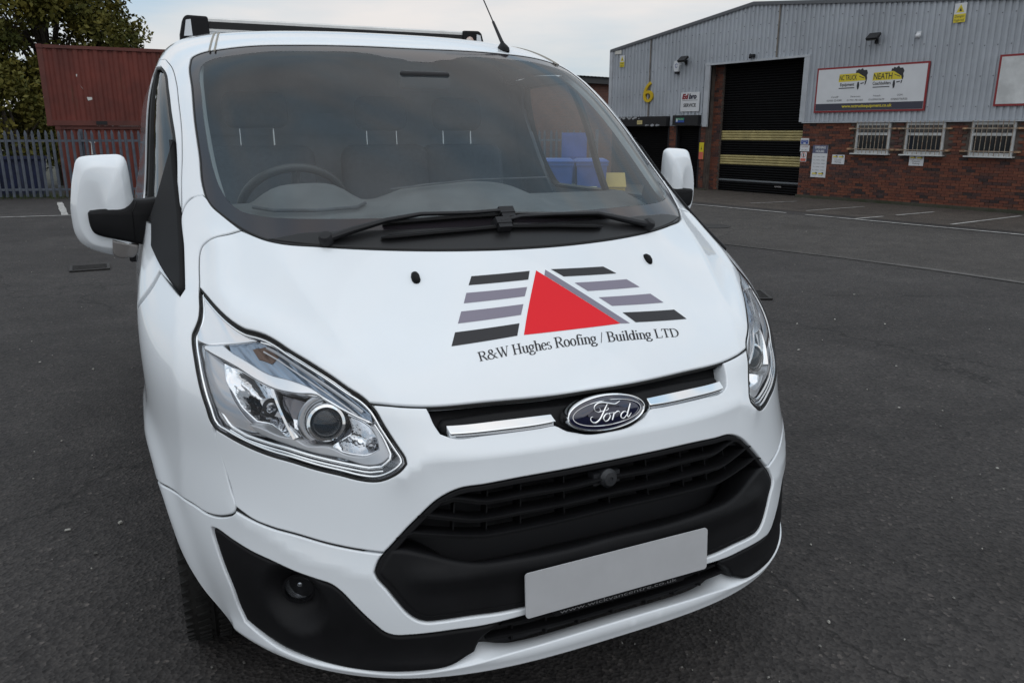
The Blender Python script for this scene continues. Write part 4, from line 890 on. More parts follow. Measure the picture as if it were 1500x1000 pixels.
# ---------------------------------------------------------------- headlights
HBACK = mat('lamp_back', (.40, .41, .43), .18, .9)
def headlight(sg):
    f = (lambda p: p) if sg < 0 else mir
    def att(s): return .22+.78*smst((1.01-np.abs(s))/.13)
    def hp(name, poly, mt, par, off=0., fun=None, **k):
        g_ = (lambda s, w: off*att(s)) if fun is None else (lambda s, w: off*att(s)+fun(s, w)*att(s))
        return panel(name, poly, mt, par, off=0., fun=g_, **k)
    H = hp('headlight', f(hl), HBACK, VAN, off=-.085, gap=-.002, r=.003, depth=.008, h=.03)
    m = MB(); q = dense(f(hl), .014)/[1, MW]; A = surf(q[:, 0], q[:, 1], -.003); B = surf(q[:, 0], q[:, 1], 0., lambda s, w: -.086*att(s))
    m.rings([[Vector(x) for x in A], [Vector(x) for x in B]], caps=False); m.build('housing', HBACK, H, smooth=60)
    ribbon(f(hl), .0030, -.003, closed=True).build('gasket', RUBBER, H, smooth=60)
    hp('silver_bezel', f(O['h_satin']), SATINW, H, off=-.016, gap=0, r=.004, depth=.02, h=.015)
    hp('chrome_wing', f(O['h_chrome']), SATINW, H, off=-.010, gap=0, r=.005, depth=.03, h=.012)
    def rib(s, w): return .0022*np.sin((np.abs(s)*1.0+w*2.2)*150)
    hp('daylight_strip', f(O['h_drl']), DRLM, H, off=-.026, gap=-.003, r=.002, depth=.01, h=.006, fun=rib)
    e0 = [(-.79, .960), (-.755, .967), (-.70, .982), (-.65, .997), (-.61, 1.010), (-.585, 1.020)]
    strip('light_guide', f(e0), .009, .006, CHROMED, H, off=-.017); strip('light_guide', f([(a-.012, b+.004) for a, b in e0]), .004, .005, SATIN, H, off=-.018)
    hp('indicator', f([(-.838, .9615), (-.80, .9585), (-.772, .9615), (-.765, .968), (-.79, .974), (-.825, .971)]), AMBER, H, off=-.0235, gap=0, r=.002, depth=.004, h=.006, fun=rib)
    hp('side_lens', f(O['h_side']), CHROMED, H, off=-.040, gap=-.003, r=.003, depth=.03, h=.012)
    for k in range(6):
        u = k/5; strip('side_rib', f([(-.952+.02*u-.02*(u > .6)*(u-.6), .985+.058*u), (-.988+.015*u, .990+.057*u)]), .004, .010, CHROMED, H, off=-.034)
    def bowl(c0, R0, depth):
        return lambda s, w: -depth*(1-np.clip(((np.abs(s)-c0[0])**2+((w-c0[1])*MW)**2)/R0**2, 0, 1))
    hp('main_reflector', f(O['h_main']), REFL, H, off=-.030, gap=-.002, r=.003, depth=.03, h=.010, fun=lambda s, w: bowl((.858, 1.02), .095, .065)(s, w)+.0022*np.abs(np.sin(np.abs(s)*170))*smst((np.abs(w-1.02)-.008)/.01))
    mm = (-.862 if sg < 0 else .862, 1.018); c = pt(*mm, -.085); ax = (nr(*mm)*.5+Vector((0, -1, 0))).normalized()
    m = MB(); m.cyl(c, ax, [(-.02, .012), (.012, .012), (.014, .0075), (.045, .0075), (.050, .004), (.051, .001)], 14); m.build('main_bulb', CHROMED, H, smooth=40)
    m = MB(); m.cyl(c, ax, [(.002, .022), (.010, .022), (.012, .014)], 18); m.build('bulb_collar', BLACKMETAL, H, smooth=40)
    hp('projector_surround', f(O['h_mid']), mat('smoked_chrome', (.10, .10, .11), .10, 1.0) if 'smoked_chrome' not in MATS else MATS['smoked_chrome'], H, off=-.052, gap=-.002, r=.004, depth=.03, h=.012, fun=bowl((.70, 1.03), .085, .030))
    strip('divider', f([(-.803, .997), (-.797, 1.018), (-.788, 1.036), (-.776, 1.053)]), .010, .030, CHROME, H, off=-.034)
    pp = (-.690 if sg < 0 else .690, 1.0295); c = pt(*pp, -.047); ax = (nr(*pp)*.55+Vector((0, -1, .06))).normalized()
    m = MB(); m.cyl(c, ax, [(-.045, .060), (-.040, .066), (-.020, .066), (-.018, .060), (-.02, .05)], 36, caps=False); m.build('projector_shroud', CHROMED, H, smooth=40)
    m = MB(); m.cyl(c, ax, [(-.05, .056), (-.012, .047), (-.004, .0455)], 36, caps=False); m.build('projector_barrel', CHROME, H, smooth=40)
    m = MB(); m.cyl(c, ax, [(-.006, .0455), (.006, .0465), (.011, .0440), (.012, .0375), (.007, .0350), (.0, .0342)], 40, caps=False); m.build('projector_ring', CHROME, H, smooth=40)
    m = MB(); m.cyl(c, ax, [(.002, .0345)]+[(.002+.016*math.sin(t), .0345*math.cos(t)) for t in np.radians([10, 22, 34, 46, 58, 70, 80, 88])], 36, caps=False); m.build('projector_lens', LENSB, H, smooth=60)
    hp('small_reflector', f(O['h_inner']), REFL, H, off=-.030, gap=-.002, r=.003, depth=.03, h=.009, fun=lambda s, w: bowl((.615, 1.047), .06, .045)(s, w)+.0018*np.abs(np.sin(np.abs(s)*210)))
    mm = (-.592 if sg < 0 else .592, 1.053); c = pt(*mm, -.055); m = MB(); m.cyl(c, (nr(*mm)+Vector((0, -1, 0))).normalized(), [(-.01, .012), (.012, .012), (.016, .007), (.026, .006), (.028, .001)], 14); m.build('side_bulb', CHROMED, H, smooth=40)
    hp('lower_bezel', f(O['h_ledge']), SATIN, H, off=-.022, gap=0, r=.004, depth=.04, h=.012)
    ribbon([tuple(q) for q in shrink(f(hl), .0095)], .0036, -.0085, closed=True).build('chrome_rim', CHROME, H, smooth=60)
    ribbon(f(O['h_rim']), .0042, -.017).build('chrome_rim', CHROME, H, smooth=60)
    ribbon(f([(a*1.0, b+.0045) for a, b in O['h_rim'][4:12]]), .003, -.014).build('chrome_rim', CHROME, H, smooth=60)
    ribbon(f([(a+.006, b+.002) for a, b in O['h_drl'][1:7]]), .003, -.010).build('chrome_rim', CHROME, H, smooth=60)
    panel('lens', f(hl), CLEAR, H, off=-.0015, gap=.004, r=.002, depth=.004, h=.02, flange=False)
headlight(-1); headlight(1)

# ---------------------------------------------------------------- wheels and underside
def wheel_parts(root, sg):
    X = lambda x: x*sg
    m = MB(); prof = [(-.11, .22), (-.112, .30), (-.10, .332), (-.085, .343), (-.03, .3455), (-.028, .338), (-.016, .338), (-.014, .3455), (.014, .3455), (.016, .338), (.028, .338), (.03, .3455), (.085, .343), (.10, .332), (.112, .30), (.11, .22)]
    m.cyl((0, 0, 0), (1, 0, 0), prof, 48, caps=False); m.build('tyre', TYRE, root, smooth=35)
    m = MB()
    for k in range(64):
        for row, xx in enumerate((-.098, -.058, -.002, .054, .095)):
            t = 2*math.pi*(k+.5*(row % 2))/64; rr = .3455 if abs(xx) < .09 else .3385; m.box((xx, rr*math.cos(t), rr*math.sin(t)), (.036 if abs(xx) < .09 else .022, .013, .007), Matrix.Rotation(t-math.pi/2, 3, 'X') @ Matrix.Rotation(.3, 3, 'Z'))
    m.build('tread', TYRE, root, kind='stuff')
    m = MB(); m.cyl((0, 0, 0), (sg, 0, 0), [(-.10, .215), (.095, .222), (.106, .215), (.100, .20), (.06, .185), (.05, .10), (.07, .05), (.072, .01)], 36); m.build('rim', mat('wheel_silver', (.35, .355, .36), .35, .8) if 'wheel_silver' not in MATS else MATS['wheel_silver'], root, smooth=35)
for sx in (-1, 1):
    for yy in (.62, 3.55):
        r = node('wheel', VAN); r.location = (sx*.880, yy, .3445)
        wheel_parts(r, sx)
        if yy < 1: r.rotation_euler = (0, 0, math.radians(-2))
    m = MB(); q = [(.62-.44*math.cos(t), .34+.44*math.sin(t)) for t in np.radians(np.linspace(8, 172, 18))]
    m.rings([[Vector((sx*.62, y, z)) for y, z in q], [Vector((sx*.96, y, z)) for y, z in q]], caps=False, close=False); m.add([(sx*.62, y, z) for y, z in q], [tuple(range(18))]); m.build('wheel_arch_liner', RUBBER, VAN)
m = MB(); m.box((0, .35, .40), (1.2, 1.0, .20)); m.box((0, 2.6, .42), (1.85, 3.6, .10)); m.box((0, 3.55, .40), (1.2, 1.2, .22)); m.build('underbody', RUBBER, VAN)

# ---------------------------------------------------------------- cab interior
CABR = node('cab_interior', VAN)
nx, ny = 60, 26; m = MB(); vs = []
for j in range(ny):
    for i in range(nx):
        x = -.88+1.76*i/(nx-1); u = j/(ny-1); yf = .12+.9*(abs(x)/.9)**2.2*.62; y = yf+(1.02-yf)*u
        z = 1.24+.085*u
        hump = math.exp(-((x-.07)/.30)**4)*(.5+.5*math.cos(min(1, abs(y-.84)/.20)*math.pi)); z += .085*hump*(1-.3*abs(x-.07))
        bn_ = math.exp(-((x+.475)/.17)**4)*(.5+.5*math.cos(min(1, abs(y-.88)/.16)*math.pi)); z += .088*bn_
        vs.append((x, y, z))
fs = [(j*nx+i, j*nx+i+1, (j+1)*nx+i+1, (j+1)*nx+i) for j in range(ny-1) for i in range(nx-1)]
m.add(vs, fs); b = len(m.v); m.add([(-.88, 1.02, 1.325), (.88, 1.02, 1.325), (.88, 1.0, .8), (-.88, 1.0, .8)], [(0, 1, 2, 3)]); m.build('dashboard', DASH, CABR, smooth=60)
# instrument hood lip and dash seams
m = MB(); m.tube([(-.66, .80, 1.332), (-.60, .76, 1.322), (-.47, .745, 1.318), (-.33, .76, 1.322), (-.29, .80, 1.332)], .006, 6); m.build('hood_seam', DARKIN, CABR, smooth=60)
m = MB(); m.tube([(-.20, .80, 1.375), (.1, .79, 1.40), (.42, .82, 1.40)], .003, 6); m.build('dash_seam', DARKIN, CABR, smooth=60)
# steering wheel, on the right-hand side of the cab
sc = Vector((-.475, 1.13, 1.30)); sa = Vector((0, .78, .62)).normalized(); su = Vector((1, 0, 0)); sv_ = sa.cross(su)
ring = [sc+(su*math.cos(t)+sv_*math.sin(t))*.185 for t in np.linspace(0, 2*math.pi, 49)]
m = MB(); m.tube(ring, .0165, 10, caps=False); SW = m.build('steering_wheel', mat('wheel_leather', (.03, .031, .033), .45), CABR, smooth=60)
m = MB(); m.cyl(sc-sa*.02, sa, [(0, .075), (.03, .07), (.035, .02)], 20); 
for t in (0, math.pi, -math.pi/2): m.tube([sc+(su*math.cos(t)+sv_*math.sin(t))*.06, sc+(su*math.cos(t)+sv_*math.sin(t))*.18], .016, 8)
m.build('hub', DARKIN, SW, smooth=50)
def soft_box(name, c, d, mt, r=.05, tilt=.18):
    m = MB(); m.box(c, d, Matrix.Rotation(tilt, 3, 'X')); o = m.build(name, mt, CABR); bv = o.modifiers.new('edge', 'BEVEL'); bv.width = r; bv.segments = 4
    o.data.polygons.foreach_set('use_smooth', [True]*len(o.data.polygons)); return o
for x, wd, hw in ((-.50, .46, .27), (.05, .40, .24), (.42, .40, .24)):
    soft_box('seat_back', (x, 1.68, 1.16), (wd, .16, .70), FABRIC, .06, -.14); soft_box('seat_cushion', (x, 1.40, .82), (wd, .5, .16), FABRIC, .05, .06)
    soft_box('headrest', (x, 1.76, 1.655 if x < 0 else 1.645), (hw, .10, .15), FABRIC, .045, -.1)
    for dx in (-.07, .07):
        m = MB(); m.tube([(x+dx, 1.755, 1.47), (x+dx, 1.765, 1.60)], .0035, 6); m.build('headrest_post', STEEL, CABR, smooth=60)
zz = np.linspace(.5, 1.95, 30); q = [(abs(base(np.array([s_at(2.13, wz(z), 1)]), np.array([wz(z)]))[0][0])-.035, z) for z in zz]; m = MB(); m.prism(q+[(-a, b) for a, b in reversed(q)], (0, 2.12, 0), (1, 0, 0), (0, 0, 1), (0, .02, 0))
for z in (.9, 1.25, 1.6): m.box((0, 2.108, z), (1.6, .02, .10))
bk = m.build('bulkhead', BULK, CABR)
head = [(0, .30), (-.70, .33), (-.80, .40), (-.86, .36), (-.90, .28), ydoor(2.1, 1.93), (0, .03)]
wq = [(0, .340), (-.60, .345), (-.76, .372), (-.86, .36)]+[ydoor(1.5, 1.87), ydoor(2.1, 1.89), ydoor(2.1, 1.93), ydoor(2.12, 1.975), (0, .06)]
panel('headlining', sym(wq), BULK, CABR, off=-.03, gap=0, r=.002, h=.06, flange=False)
for sg in (-1, 1):
    f = (lambda p: p) if sg < 0 else mir
    pil = [(-.80, .40), (-.87, .385), (-.93, .43), (-.945, .53), (-.965, .64), (-1.0, .72), (-1.04, .78), (-.93, .80), (-.868, .78), (-.875, .72), (-.855, .62), (-.83, .53), (-.815, .46)]
    panel('pillar_trim', f(pil), TRIM, CABR, off=-.022, gap=0, r=.006, depth=.02, h=.03)
    panel('frame_lining', f([(-1.12, .845), (-1.0, .745), (-.965, .66), (-.945, .60), (-.935, .53), (-.945, .44), (-1.0, .395), ydoor(1.75, 1.845), ydoor(2.02, 1.83), ydoor(2.02, 1.68), ydoor(1.93, 1.42), ydoor(1.86, 1.32), ydoor(1.80, 1.27)]), BULK, CABR, holes=[f(win)], off=-.034, gap=0, r=.002, h=.05, flange=False)
    dc = [(-1.02, .835), ydoor(1.9, 1.27), ydoor(2.1, 1.27), ydoor(2.1, .6), ydoor(1.2, .6), ydoor(.85, 1.0)]
    panel('door_card', f(dc), DARKIN, CABR, off=-.05, gap=0, r=.005, depth=.03, h=.06)
    bp_ = [ydoor(1.90, 1.80), ydoor(2.1, 1.84), ydoor(2.1, 1.25), ydoor(1.72, 1.25), ydoor(1.78, 1.34), ydoor(1.88, 1.5), ydoor(1.96, 1.7)]
    panel('pillar_lining', f(bp_), BULK, CABR, off=-.03, gap=0, r=.004, depth=.02, h=.05)
m = MB(); m.box((-.02, .93, 1.742), (.185, .03, .062), Matrix.Rotation(.15, 3, 'X')); o = m.build('interior_mirror', BLACKMETAL, CABR); bv = o.modifiers.new('edge', 'BEVEL'); bv.width = .012; bv.segments = 3

# ---------------------------------------------------------------- the workshop unit
CLAD = mat('grey_cladding', (.36, .385, .42), .45, .0, noise=(.9, .12, 5), bump=(8, .15, .004))
FLASH = mat('flashing', (.40, .42, .45), .5, noise=(3, .12, 4))
DFLASH = mat('dark_flashing', (.10, .105, .115), .5)
MORTAR = mat('mortar', (.085, .068, .058), .95, noise=(6, .3, 4))
def brick_mat(name, c):
    """brick face with grain, a whitish bloom and dark damp patches that stay put on the wall"""
    m = mat(name, c, .85, noise=(28, .22, 4), bump=(70, .5, .004)); t = m.node_tree; b = t.nodes['Principled BSDF']
    src = b.inputs['Base Color'].links[0].from_socket; geo = t.nodes.new('ShaderNodeNewGeometry')
    n = t.nodes.new('ShaderNodeTexNoise'); n.inputs['Scale'].default_value = .9; n.inputs['Detail'].default_value = 4; t.links.new(geo.outputs['Position'], n.inputs['Vector'])
    r = t.nodes.new('ShaderNodeValToRGB'); r.color_ramp.elements[0].position = .56; r.color_ramp.elements[1].position = .72; r.color_ramp.elements[1].color = (.55, .55, .55, 1)
    t.links.new(n.outputs['Fac'], r.inputs[0])
    x = t.nodes.new('ShaderNodeMix'); x.data_type = 'RGBA'; x.inputs[7].default_value = (.075, .045, .045, 1)
    t.links.new(r.outputs[0], x.inputs[0]); t.links.new(src, x.inputs[6])
    n2 = t.nodes.new('ShaderNodeTexNoise'); n2.inputs['Scale'].default_value = 3.1; n2.inputs['Detail'].default_value = 6; n2.inputs['Roughness'].default_value = .7; t.links.new(geo.outputs['Position'], n2.inputs['Vector'])
    r2 = t.nodes.new('ShaderNodeValToRGB'); r2.color_ramp.elements[0].position = .64; r2.color_ramp.elements[1].position = .8; r2.color_ramp.elements[1].color = (.4, .4, .4, 1)
    t.links.new(n2.outputs['Fac'], r2.inputs[0])
    y = t.nodes.new('ShaderNodeMix'); y.data_type = 'RGBA'; y.inputs[7].default_value = (.20, .17, .17, 1)
    t.links.new(r2.outputs[0], y.inputs[0]); t.links.new(x.outputs[2], y.inputs[6]); t.links.new(y.outputs[2], b.inputs['Base Color'])
    return m
BRICKS = [brick_mat('brick_red', (.125, .040, .024)), brick_mat('brick_orange', (.150, .050, .028)), brick_mat('brick_brown', (.085, .036, .026)), brick_mat('brick_plum', (.055, .027, .025)), brick_mat('brick_dark', (.030, .020, .020))]
SHUT = mat('shutter_black', (.0028, .0028, .0034), .6, spec=.12, noise=(4, .25, 4))
SHUTY = mat('shutter_yellow', (.36, .30, .13), .5, noise=(3, .2, 5))
SHUTG = mat('shutter_grey', (.11, .12, .13), .5)
PVC = mat('window_white', (.52, .53, .53), .4, noise=(7, .15, 4))
DGLASS = mat('dark_window', (.018, .021, .024), .06, spec=.6)
RUST = mat('rusty_bar', (.36, .33, .27), .7, noise=(22, .3, 5, (.14, .06, .025)))
SIGNW = mat('sign_white', (.60, .61, .63), .4, noise=(2.5, .04, 4)); SIGNR = mat('sign_red', (.22, .012, .016), .4); SIGNB = mat('sign_navy', (.035, .035, .055), .4)
SIGNY = mat('sign_yellow', (.62, .50, .025), .4); SIGNK = mat('sign_black', (.018, .018, .022), .5); SIGNBL = mat('sign_blue', (.03, .07, .28), .4); SIGNG = mat('sign_green', (.04, .22, .12), .4); SIGNP = mat('sign_salmon', (.55, .13, .09), .4); SIGNM = mat('sign_maroon', (.20, .012, .02), .4)
SIX = mat('numeral_yellow', (.56, .38, .012), .45)
UNIT = thing('workshop_unit', 'grey clad workshop over red brick with roller shutter door, right of the van', 'building', tuple(FB), FRZ)
def gable(x): return 4.60-.1437*(-6.72-x) if x < -6.72 else 4.60-.098*(x+6.72)
XL, XR = -11.75, 2.6
def cbot(x): return 1.70 if x < -8.03 else (3.27 if x < -5.10 else 1.77)
# corrugated sheets, each a separate sheet
cuts = [XL]
x = XL
for stop in (-8.03, -5.10, XR):
    n = max(1, round((stop-x)/1.02)); cuts += [x+(stop-x)*k/n for k in range(1, n+1)]; x = stop
prof = [(0, 0), (.36, 0), (.46, -.028), (.86, -.028), (.96, 0)]
for x0, x1 in zip(cuts[:-1], cuts[1:]):
    m = MB(); n = max(3, round((x1-x0)/.128)); p = (x1-x0)/n; pts = []
    for i in range(n): pts += [(x0+p*(i+f), d) for f, d in prof]
    pts.append((x1, 0)); b = cbot((x0+x1)/2); yo = random.uniform(-.002, .002)
    R = [[Vector((q, d-.012+yo, b)) for q, d in pts], [Vector((q, d-.012+yo, (b+gable(q))/2)) for q, d in pts], [Vector((q, d-.012+yo, gable(q))) for q, d in pts]]
    m.rings(R, caps=False, close=False); m.build('cladding_sheet', CLAD, UNIT)
# body, flashings
m = MB()
fr = [(XL+.02, -.4), (XL+.02, gable(XL)-.04), (-6.72, 4.56), (XR, gable(XR)-.04), (XR, -.4)]
m.add([(a, .45, b) for a, b in fr]+[(a, 18, b) for a, b in fr], [(9, 8, 7, 6, 5), (0, 5, 6, 1), (1, 6, 7, 2), (2, 7, 8, 3), (3, 8, 9, 4)]); m.build('shed_body', FLASH, UNIT)
m = MB()
for a, b in ((XL-.05, -6.72), (-6.72, XR)):
    za, zb = gable(a), gable(b); m.add([(a, -.07, za-.05), (b, -.07, zb-.05), (b, -.07, zb+.03), (a, -.07, za+.03), (a, .5, za+.03), (b, .5, zb+.03)], [(0, 1, 2, 3), (3, 2, 5, 4)])
m.build('verge_flashing', DFLASH, UNIT, fix=False)
m = MB(); m.box((XL-.01, -.02, (1.7+gable(XL))/2), (.12, .09, gable(XL)-1.7)); m.build('corner_flashing', FLASH, UNIT)
m = MB(); m.box((-1.24, -.03, 1.755), (7.65, .09, .022)); m.build('drip_flashing', FLASH, UNIT)
m = MB(); m.box((-8.035, -.048, 2.48), (.16, .05, 1.62)); m.build('door_jamb', FLASH, UNIT)
m = MB(); m.box((-5.075, -.048, 2.52), (.14, .05, 1.50)); m.build('door_jamb', FLASH, UNIT)
m = MB(); m.box((-6.56, -.05, 3.255), (3.12, .06, .05), Matrix.Rotation(-.004, 3, 'Y')); m.build('door_header', FLASH, UNIT)
RJ = mat('rusted_joint', (.16, .14, .12), .8, noise=(5, .4, 5))
for x in (-10.16, -5.95): m = MB(); m.box((x, -.046, (cbot(x)+gable(x))/2), (.035, .012, gable(x)-cbot(x)-.04)); m.build('sheet_joint', RJ, UNIT)
g = MB()
for x0, x1 in zip(cuts[:-1], cuts[1:]):
    for zf in (.12, .38, .64, .9):
        b = cbot((x0+x1)/2)
        for k in range(4):
            q = x0+(x1-x0)*(k+.35)/4; z = b+zf*(min(gable(x0), gable(x1))-b); g.box((q, -.043, z), (.018, .012, .018))
g.build('fixings', DFLASH, UNIT, kind='stuff')
# brickwork: mortar backing and every brick proud of it
BL_, BH_, JT = .176, .0575, .0075
wins = [(-3.68, -2.86), (-2.54, -1.70), (-1.20, -.36)]; WZ0, WZ1 = 1.07, 1.735
WALL = node('brick_wall', UNIT)
m = MB(); m.box((-1.23, .10, WZ0/2), (7.66, .2, WZ0))
for a, b in zip([-5.06]+[q[1] for q in wins], [q[0] for q in wins]+[XR]): m.box(((a+b)/2, .10, (WZ0+1.76)/2), (b-a, .2, 1.76-WZ0-.001))
m.box((-9.19, .10, .85), (.28, .2, 1.7)); m.box((-8.115, .10, .85), (.17, .2, 1.7)); m.box((-7.87, .33, 1.63), (.30, .2, 3.26)); m.box((-8.01, .25, 1.63), (.03, .30, 3.26)); m.box((-5.07, .22, 1.63), (.03, .22, 3.26))
m.build('mortar', MORTAR, WALL)
bm_ = []
for mt in BRICKS:
    v = MB(); v.box((0, 0, 0), (BL_-JT, .03, BH_-JT)); o = v.build('brick', mt, WALL); bm_.append(o.data); bpy.data.objects.remove(o)
cand = []
def course(x0, x1, z0, z1, y, holes=()):
    k = 0; z = z0+BH_/2
    while z+BH_/2 <= z1+.005:
        x = x0-(BL_/2 if k % 2 else 0)
        while x < x1:
            a, b = max(x, x0), min(x+BL_, x1); c = (a+b)/2
            if b-a > .05 and not any(h0-.001 < b and a < h1+.001 and z+BH_/2 > g0 and z-BH_/2 < g1 for h0, h1, g0, g1 in holes):
                cand.append((c, y+random.uniform(-.0035, .0035), z, (b-a)/BL_, random.choices(range(5), (36, 22, 22, 12, 8))[0]))
            x += BL_
        z += BH_; k += 1
course(-5.05, XR, .06, 1.745, -.004, [(a, b, WZ0, WZ1+.1) for a, b in wins])
course(-9.33, -9.05, .02, 1.69, -.004); course(-8.20, -8.03, .02, 1.69, -.004); course(-8.02, -7.72, .02, 3.24, .226)
cp = Vector((-.98, -1.87, 1.57))
def shows(q):
    p = fp(q[0], q[1], q[2]); d = p-cp; yaw = math.atan2(d.x, d.y); return yaw < math.radians(25)+math.atan(750/1150)-.01
cand.sort(key=lambda q: ((0 if shows(q) else 1), (fp(q[0], q[1], q[2])-cp).length))
for q in cand[:300]:
    o = link('brick', bm_[q[4]], WALL); o.location = q[:3]; o.scale = (q[3]*1.0, 1, 1)
g = MB()
for q in cand[300:]:
    g.mi = q[4]; g.box(q[:3], ((BL_*q[3]-JT), .03, BH_-JT))
g.build('bricks', BRICKS, WALL, kind='stuff')
m = MB(); m.box((-1.23, -.045, .035), (7.66, .07, .07)); m.box((-8.6, -.03, .02), (1.5, .05, .04)); m.build('plinth', MOSS, UNIT)
# barred windows
def window(x0, x1, nb, dz=0.0):
    W = node('window', UNIT); z0, z1 = WZ0+.01+dz, WZ1; w_ = x1-x0; xm = (x0+x1)/2; zt = z0+(z1-z0)*.64
    m = MB(); fr = .05
    for x in (x0+fr/2, x1-fr/2): m.box((x, .0, (z0+z1)/2), (fr, .07, z1-z0))
    for z, h in ((z0+.03, .06), (z1-.025, .05), (zt, .055)): m.box((xm, .0015, z), (w_-2*fr, .068, h))
    m.build('frame', PVC, W)
    m = MB(); m.box((xm, -.045, z0-.012), (w_+.10, .16, .024)); m.build('sill', PVC, W)
    for za, zb in ((z0+.06, zt-.0275), (zt+.0275, z1-.05)):
        m = MB(); m.box((xm, .012, (za+zb)/2), (w_-2*fr, .006, zb-za)); m.build('pane', DGLASS, W)
    m = MB(); m.add([(x0, .06, z0), (x1, .06, z0), (x1, .06, z1), (x0, .06, z1)], [(0, 1, 2, 3)]); m.build('blind', DARKIN, W)
    for k in range(nb):
        x = x0+.03+(w_-.06)*k/(nb-1); m = MB(); m.tube([(x, -.075, z0-.02), (x, -.075, z1+.035)], .0075, 6); m.build('bar', RUST, W)
    for z in (z0+.09, z1-.12):
        m = MB(); m.box((xm, -.0835, z), (w_+.16, .008, .022)); m.build('bar_rail', RUST, W)
        for s in (-1, 1): m = MB(); m.box((xm+s*(w_/2+.10), -.05, z), (.10, .075, .035)); m.build('bracket', mat('bracket', (.36, .22, .13), .8, noise=(15, .3, 3)) if 'bracket' not in MATS else MATS['bracket'], W)
window(-3.67, -2.87, 9); window(-2.53, -1.71, 9); window(-1.19, -.37, 9, -.0)
# big roller door, slat by slat
RD = node('roller_door', UNIT)
X0, X1 = -7.74, -5.09; ph = .0625; meshes = {}
for k in range(52):
    z = .01+ph*k
    mt = SHUTY if (.70 < z+ph/2 < .935 or 1.32 < z+ph/2 < 1.60) else (SHUTG if .28 < z+ph/2 < .345 else SHUT)
    if mt.name not in meshes:
        m = MB(); q = [(.006, 0), (-.012, .010), (-.020, ph*.5), (-.012, ph-.010), (.006, ph-.002)]
        m.rings([[Vector((X0, a, b)) for a, b in q], [Vector((X1, a, b)) for a, b in q]], caps=False, close=False); o = m.build('slat', mt, RD); meshes[mt.name] = o.data; o.location = (0, .30, z); soft(o.data, 50)
    else: o = link('slat', meshes[mt.name], RD); o.location = (0, .30, z)
m = MB()
for x in (X0-.03, X1+.02): m.box((x, .27, 1.63), (.07, .06, 3.24))
m.build('guide', BLACKMETAL, RD)
m = MB(); m.box((X1-.72, .268, .195), (.20, .012, .035)); m.build('lock_plate', STEEL, RD)
# dark soffit of the opening
m = MB(); m.box((-6.55, .20, 3.275), (3.0, .5, .012)); m.build('soffit', DFLASH, UNIT)
# smaller shutters at the left end
for nm, a, b, ztop, zl, lint in (('shutter', -11.62, -9.34, 1.70, 1.70, (-11.68, -9.32, 1.69, 1.96)), ('shutter', -9.04, -8.21, 1.74, 1.72, (-9.08, -8.18, 1.71, 1.975))):
    S = node('shutter_door', UNIT); m = MB(); k = 0; z = .01; pts = []
    while z < ztop: pts += [(.010, z), (-.010, z+.012), (-.010, z+.046), (.010, z+.058)]; z += .058
    m.rings([[Vector((a, .10+y, zz)) for y, zz in pts], [Vector((b, .10+y, zz)) for y, zz in pts]], caps=False, close=False); m.build('slats', SHUT, S, kind='stuff')
    m = MB(); l0, l1, z0, z1 = lint; m.box(((l0+l1)/2, -.08, (z0+z1)/2), (l1-l0, .20, z1-z0)); o = m.build('shutter_box', mat('shutter_box', (.010, .010, .012), .55, noise=(1.6, .2, 5)) if 'shutter_box' not in MATS else MATS['shutter_box'], S)
    m = MB(); 
    for x in (a, b): m.box((x, .03, ztop/2), (.05, .12, ztop))
    m.build('guide', BLACKMETAL, S)
# worn paint on the long shutter box
m = MB()
for k in range(26):
    x = random.uniform(-11.6, -10.3) if k < 20 else random.uniform(-10.2, -9.5); s = random.uniform(.03, .09); z = 1.957-random.random()**2*.10 if k < 20 else 1.72
    m.add([(x-s, -.1815, z), (x-s*.4, -.1815, z-s*.5), (x+s*.8, -.1815, z-s*.3), (x+s, -.1815, min(1.957, z+s*.2)), (x, -.1815, min(1.957, z+s*.5))], [(0, 1, 2, 3, 4)])
m.build('flaked_paint', mat('flaked_grey', (.30, .31, .33), .8), UNIT, fix=False)

# ---------------------------------------------------------------- things fixed on the workshop front
def onwall(name, label, cat, x, z, y=-.045, group=None):
    p = fp(x, y, z); return thing(name, label, cat, tuple(p), FRZ, group)
def board(t, w, h, mt, y=0.0, d=.012, x=0, z=0, name='board'):
    m = MB(); m.box((x, y-d/2, z), (w, d, h)); return m.build(name, mt, t)
def txt(t, s, h, x, z, mt, y=-.0135, name='lettering', **k):
    m = MB(); add_text(m, s, h, (x, y, z), (1, 0, 0), (0, 0, 1), **k); return m.build(name, mt, t, fix=False)
def flat(t, polys, mt, y=-.013, name='mark', ox=0, oz=0):
    m = MB()
    for i, p in enumerate(polys): m.add([(a-ox, y-i*.0002, b-oz) for a, b in p], [tuple(range(len(p)))])
    return m.build(name, mt, t, fix=False)
def rect(x0, z0, x1, z1): return [(x0, z0), (x1, z0), (x1, z1), (x0, z1)]
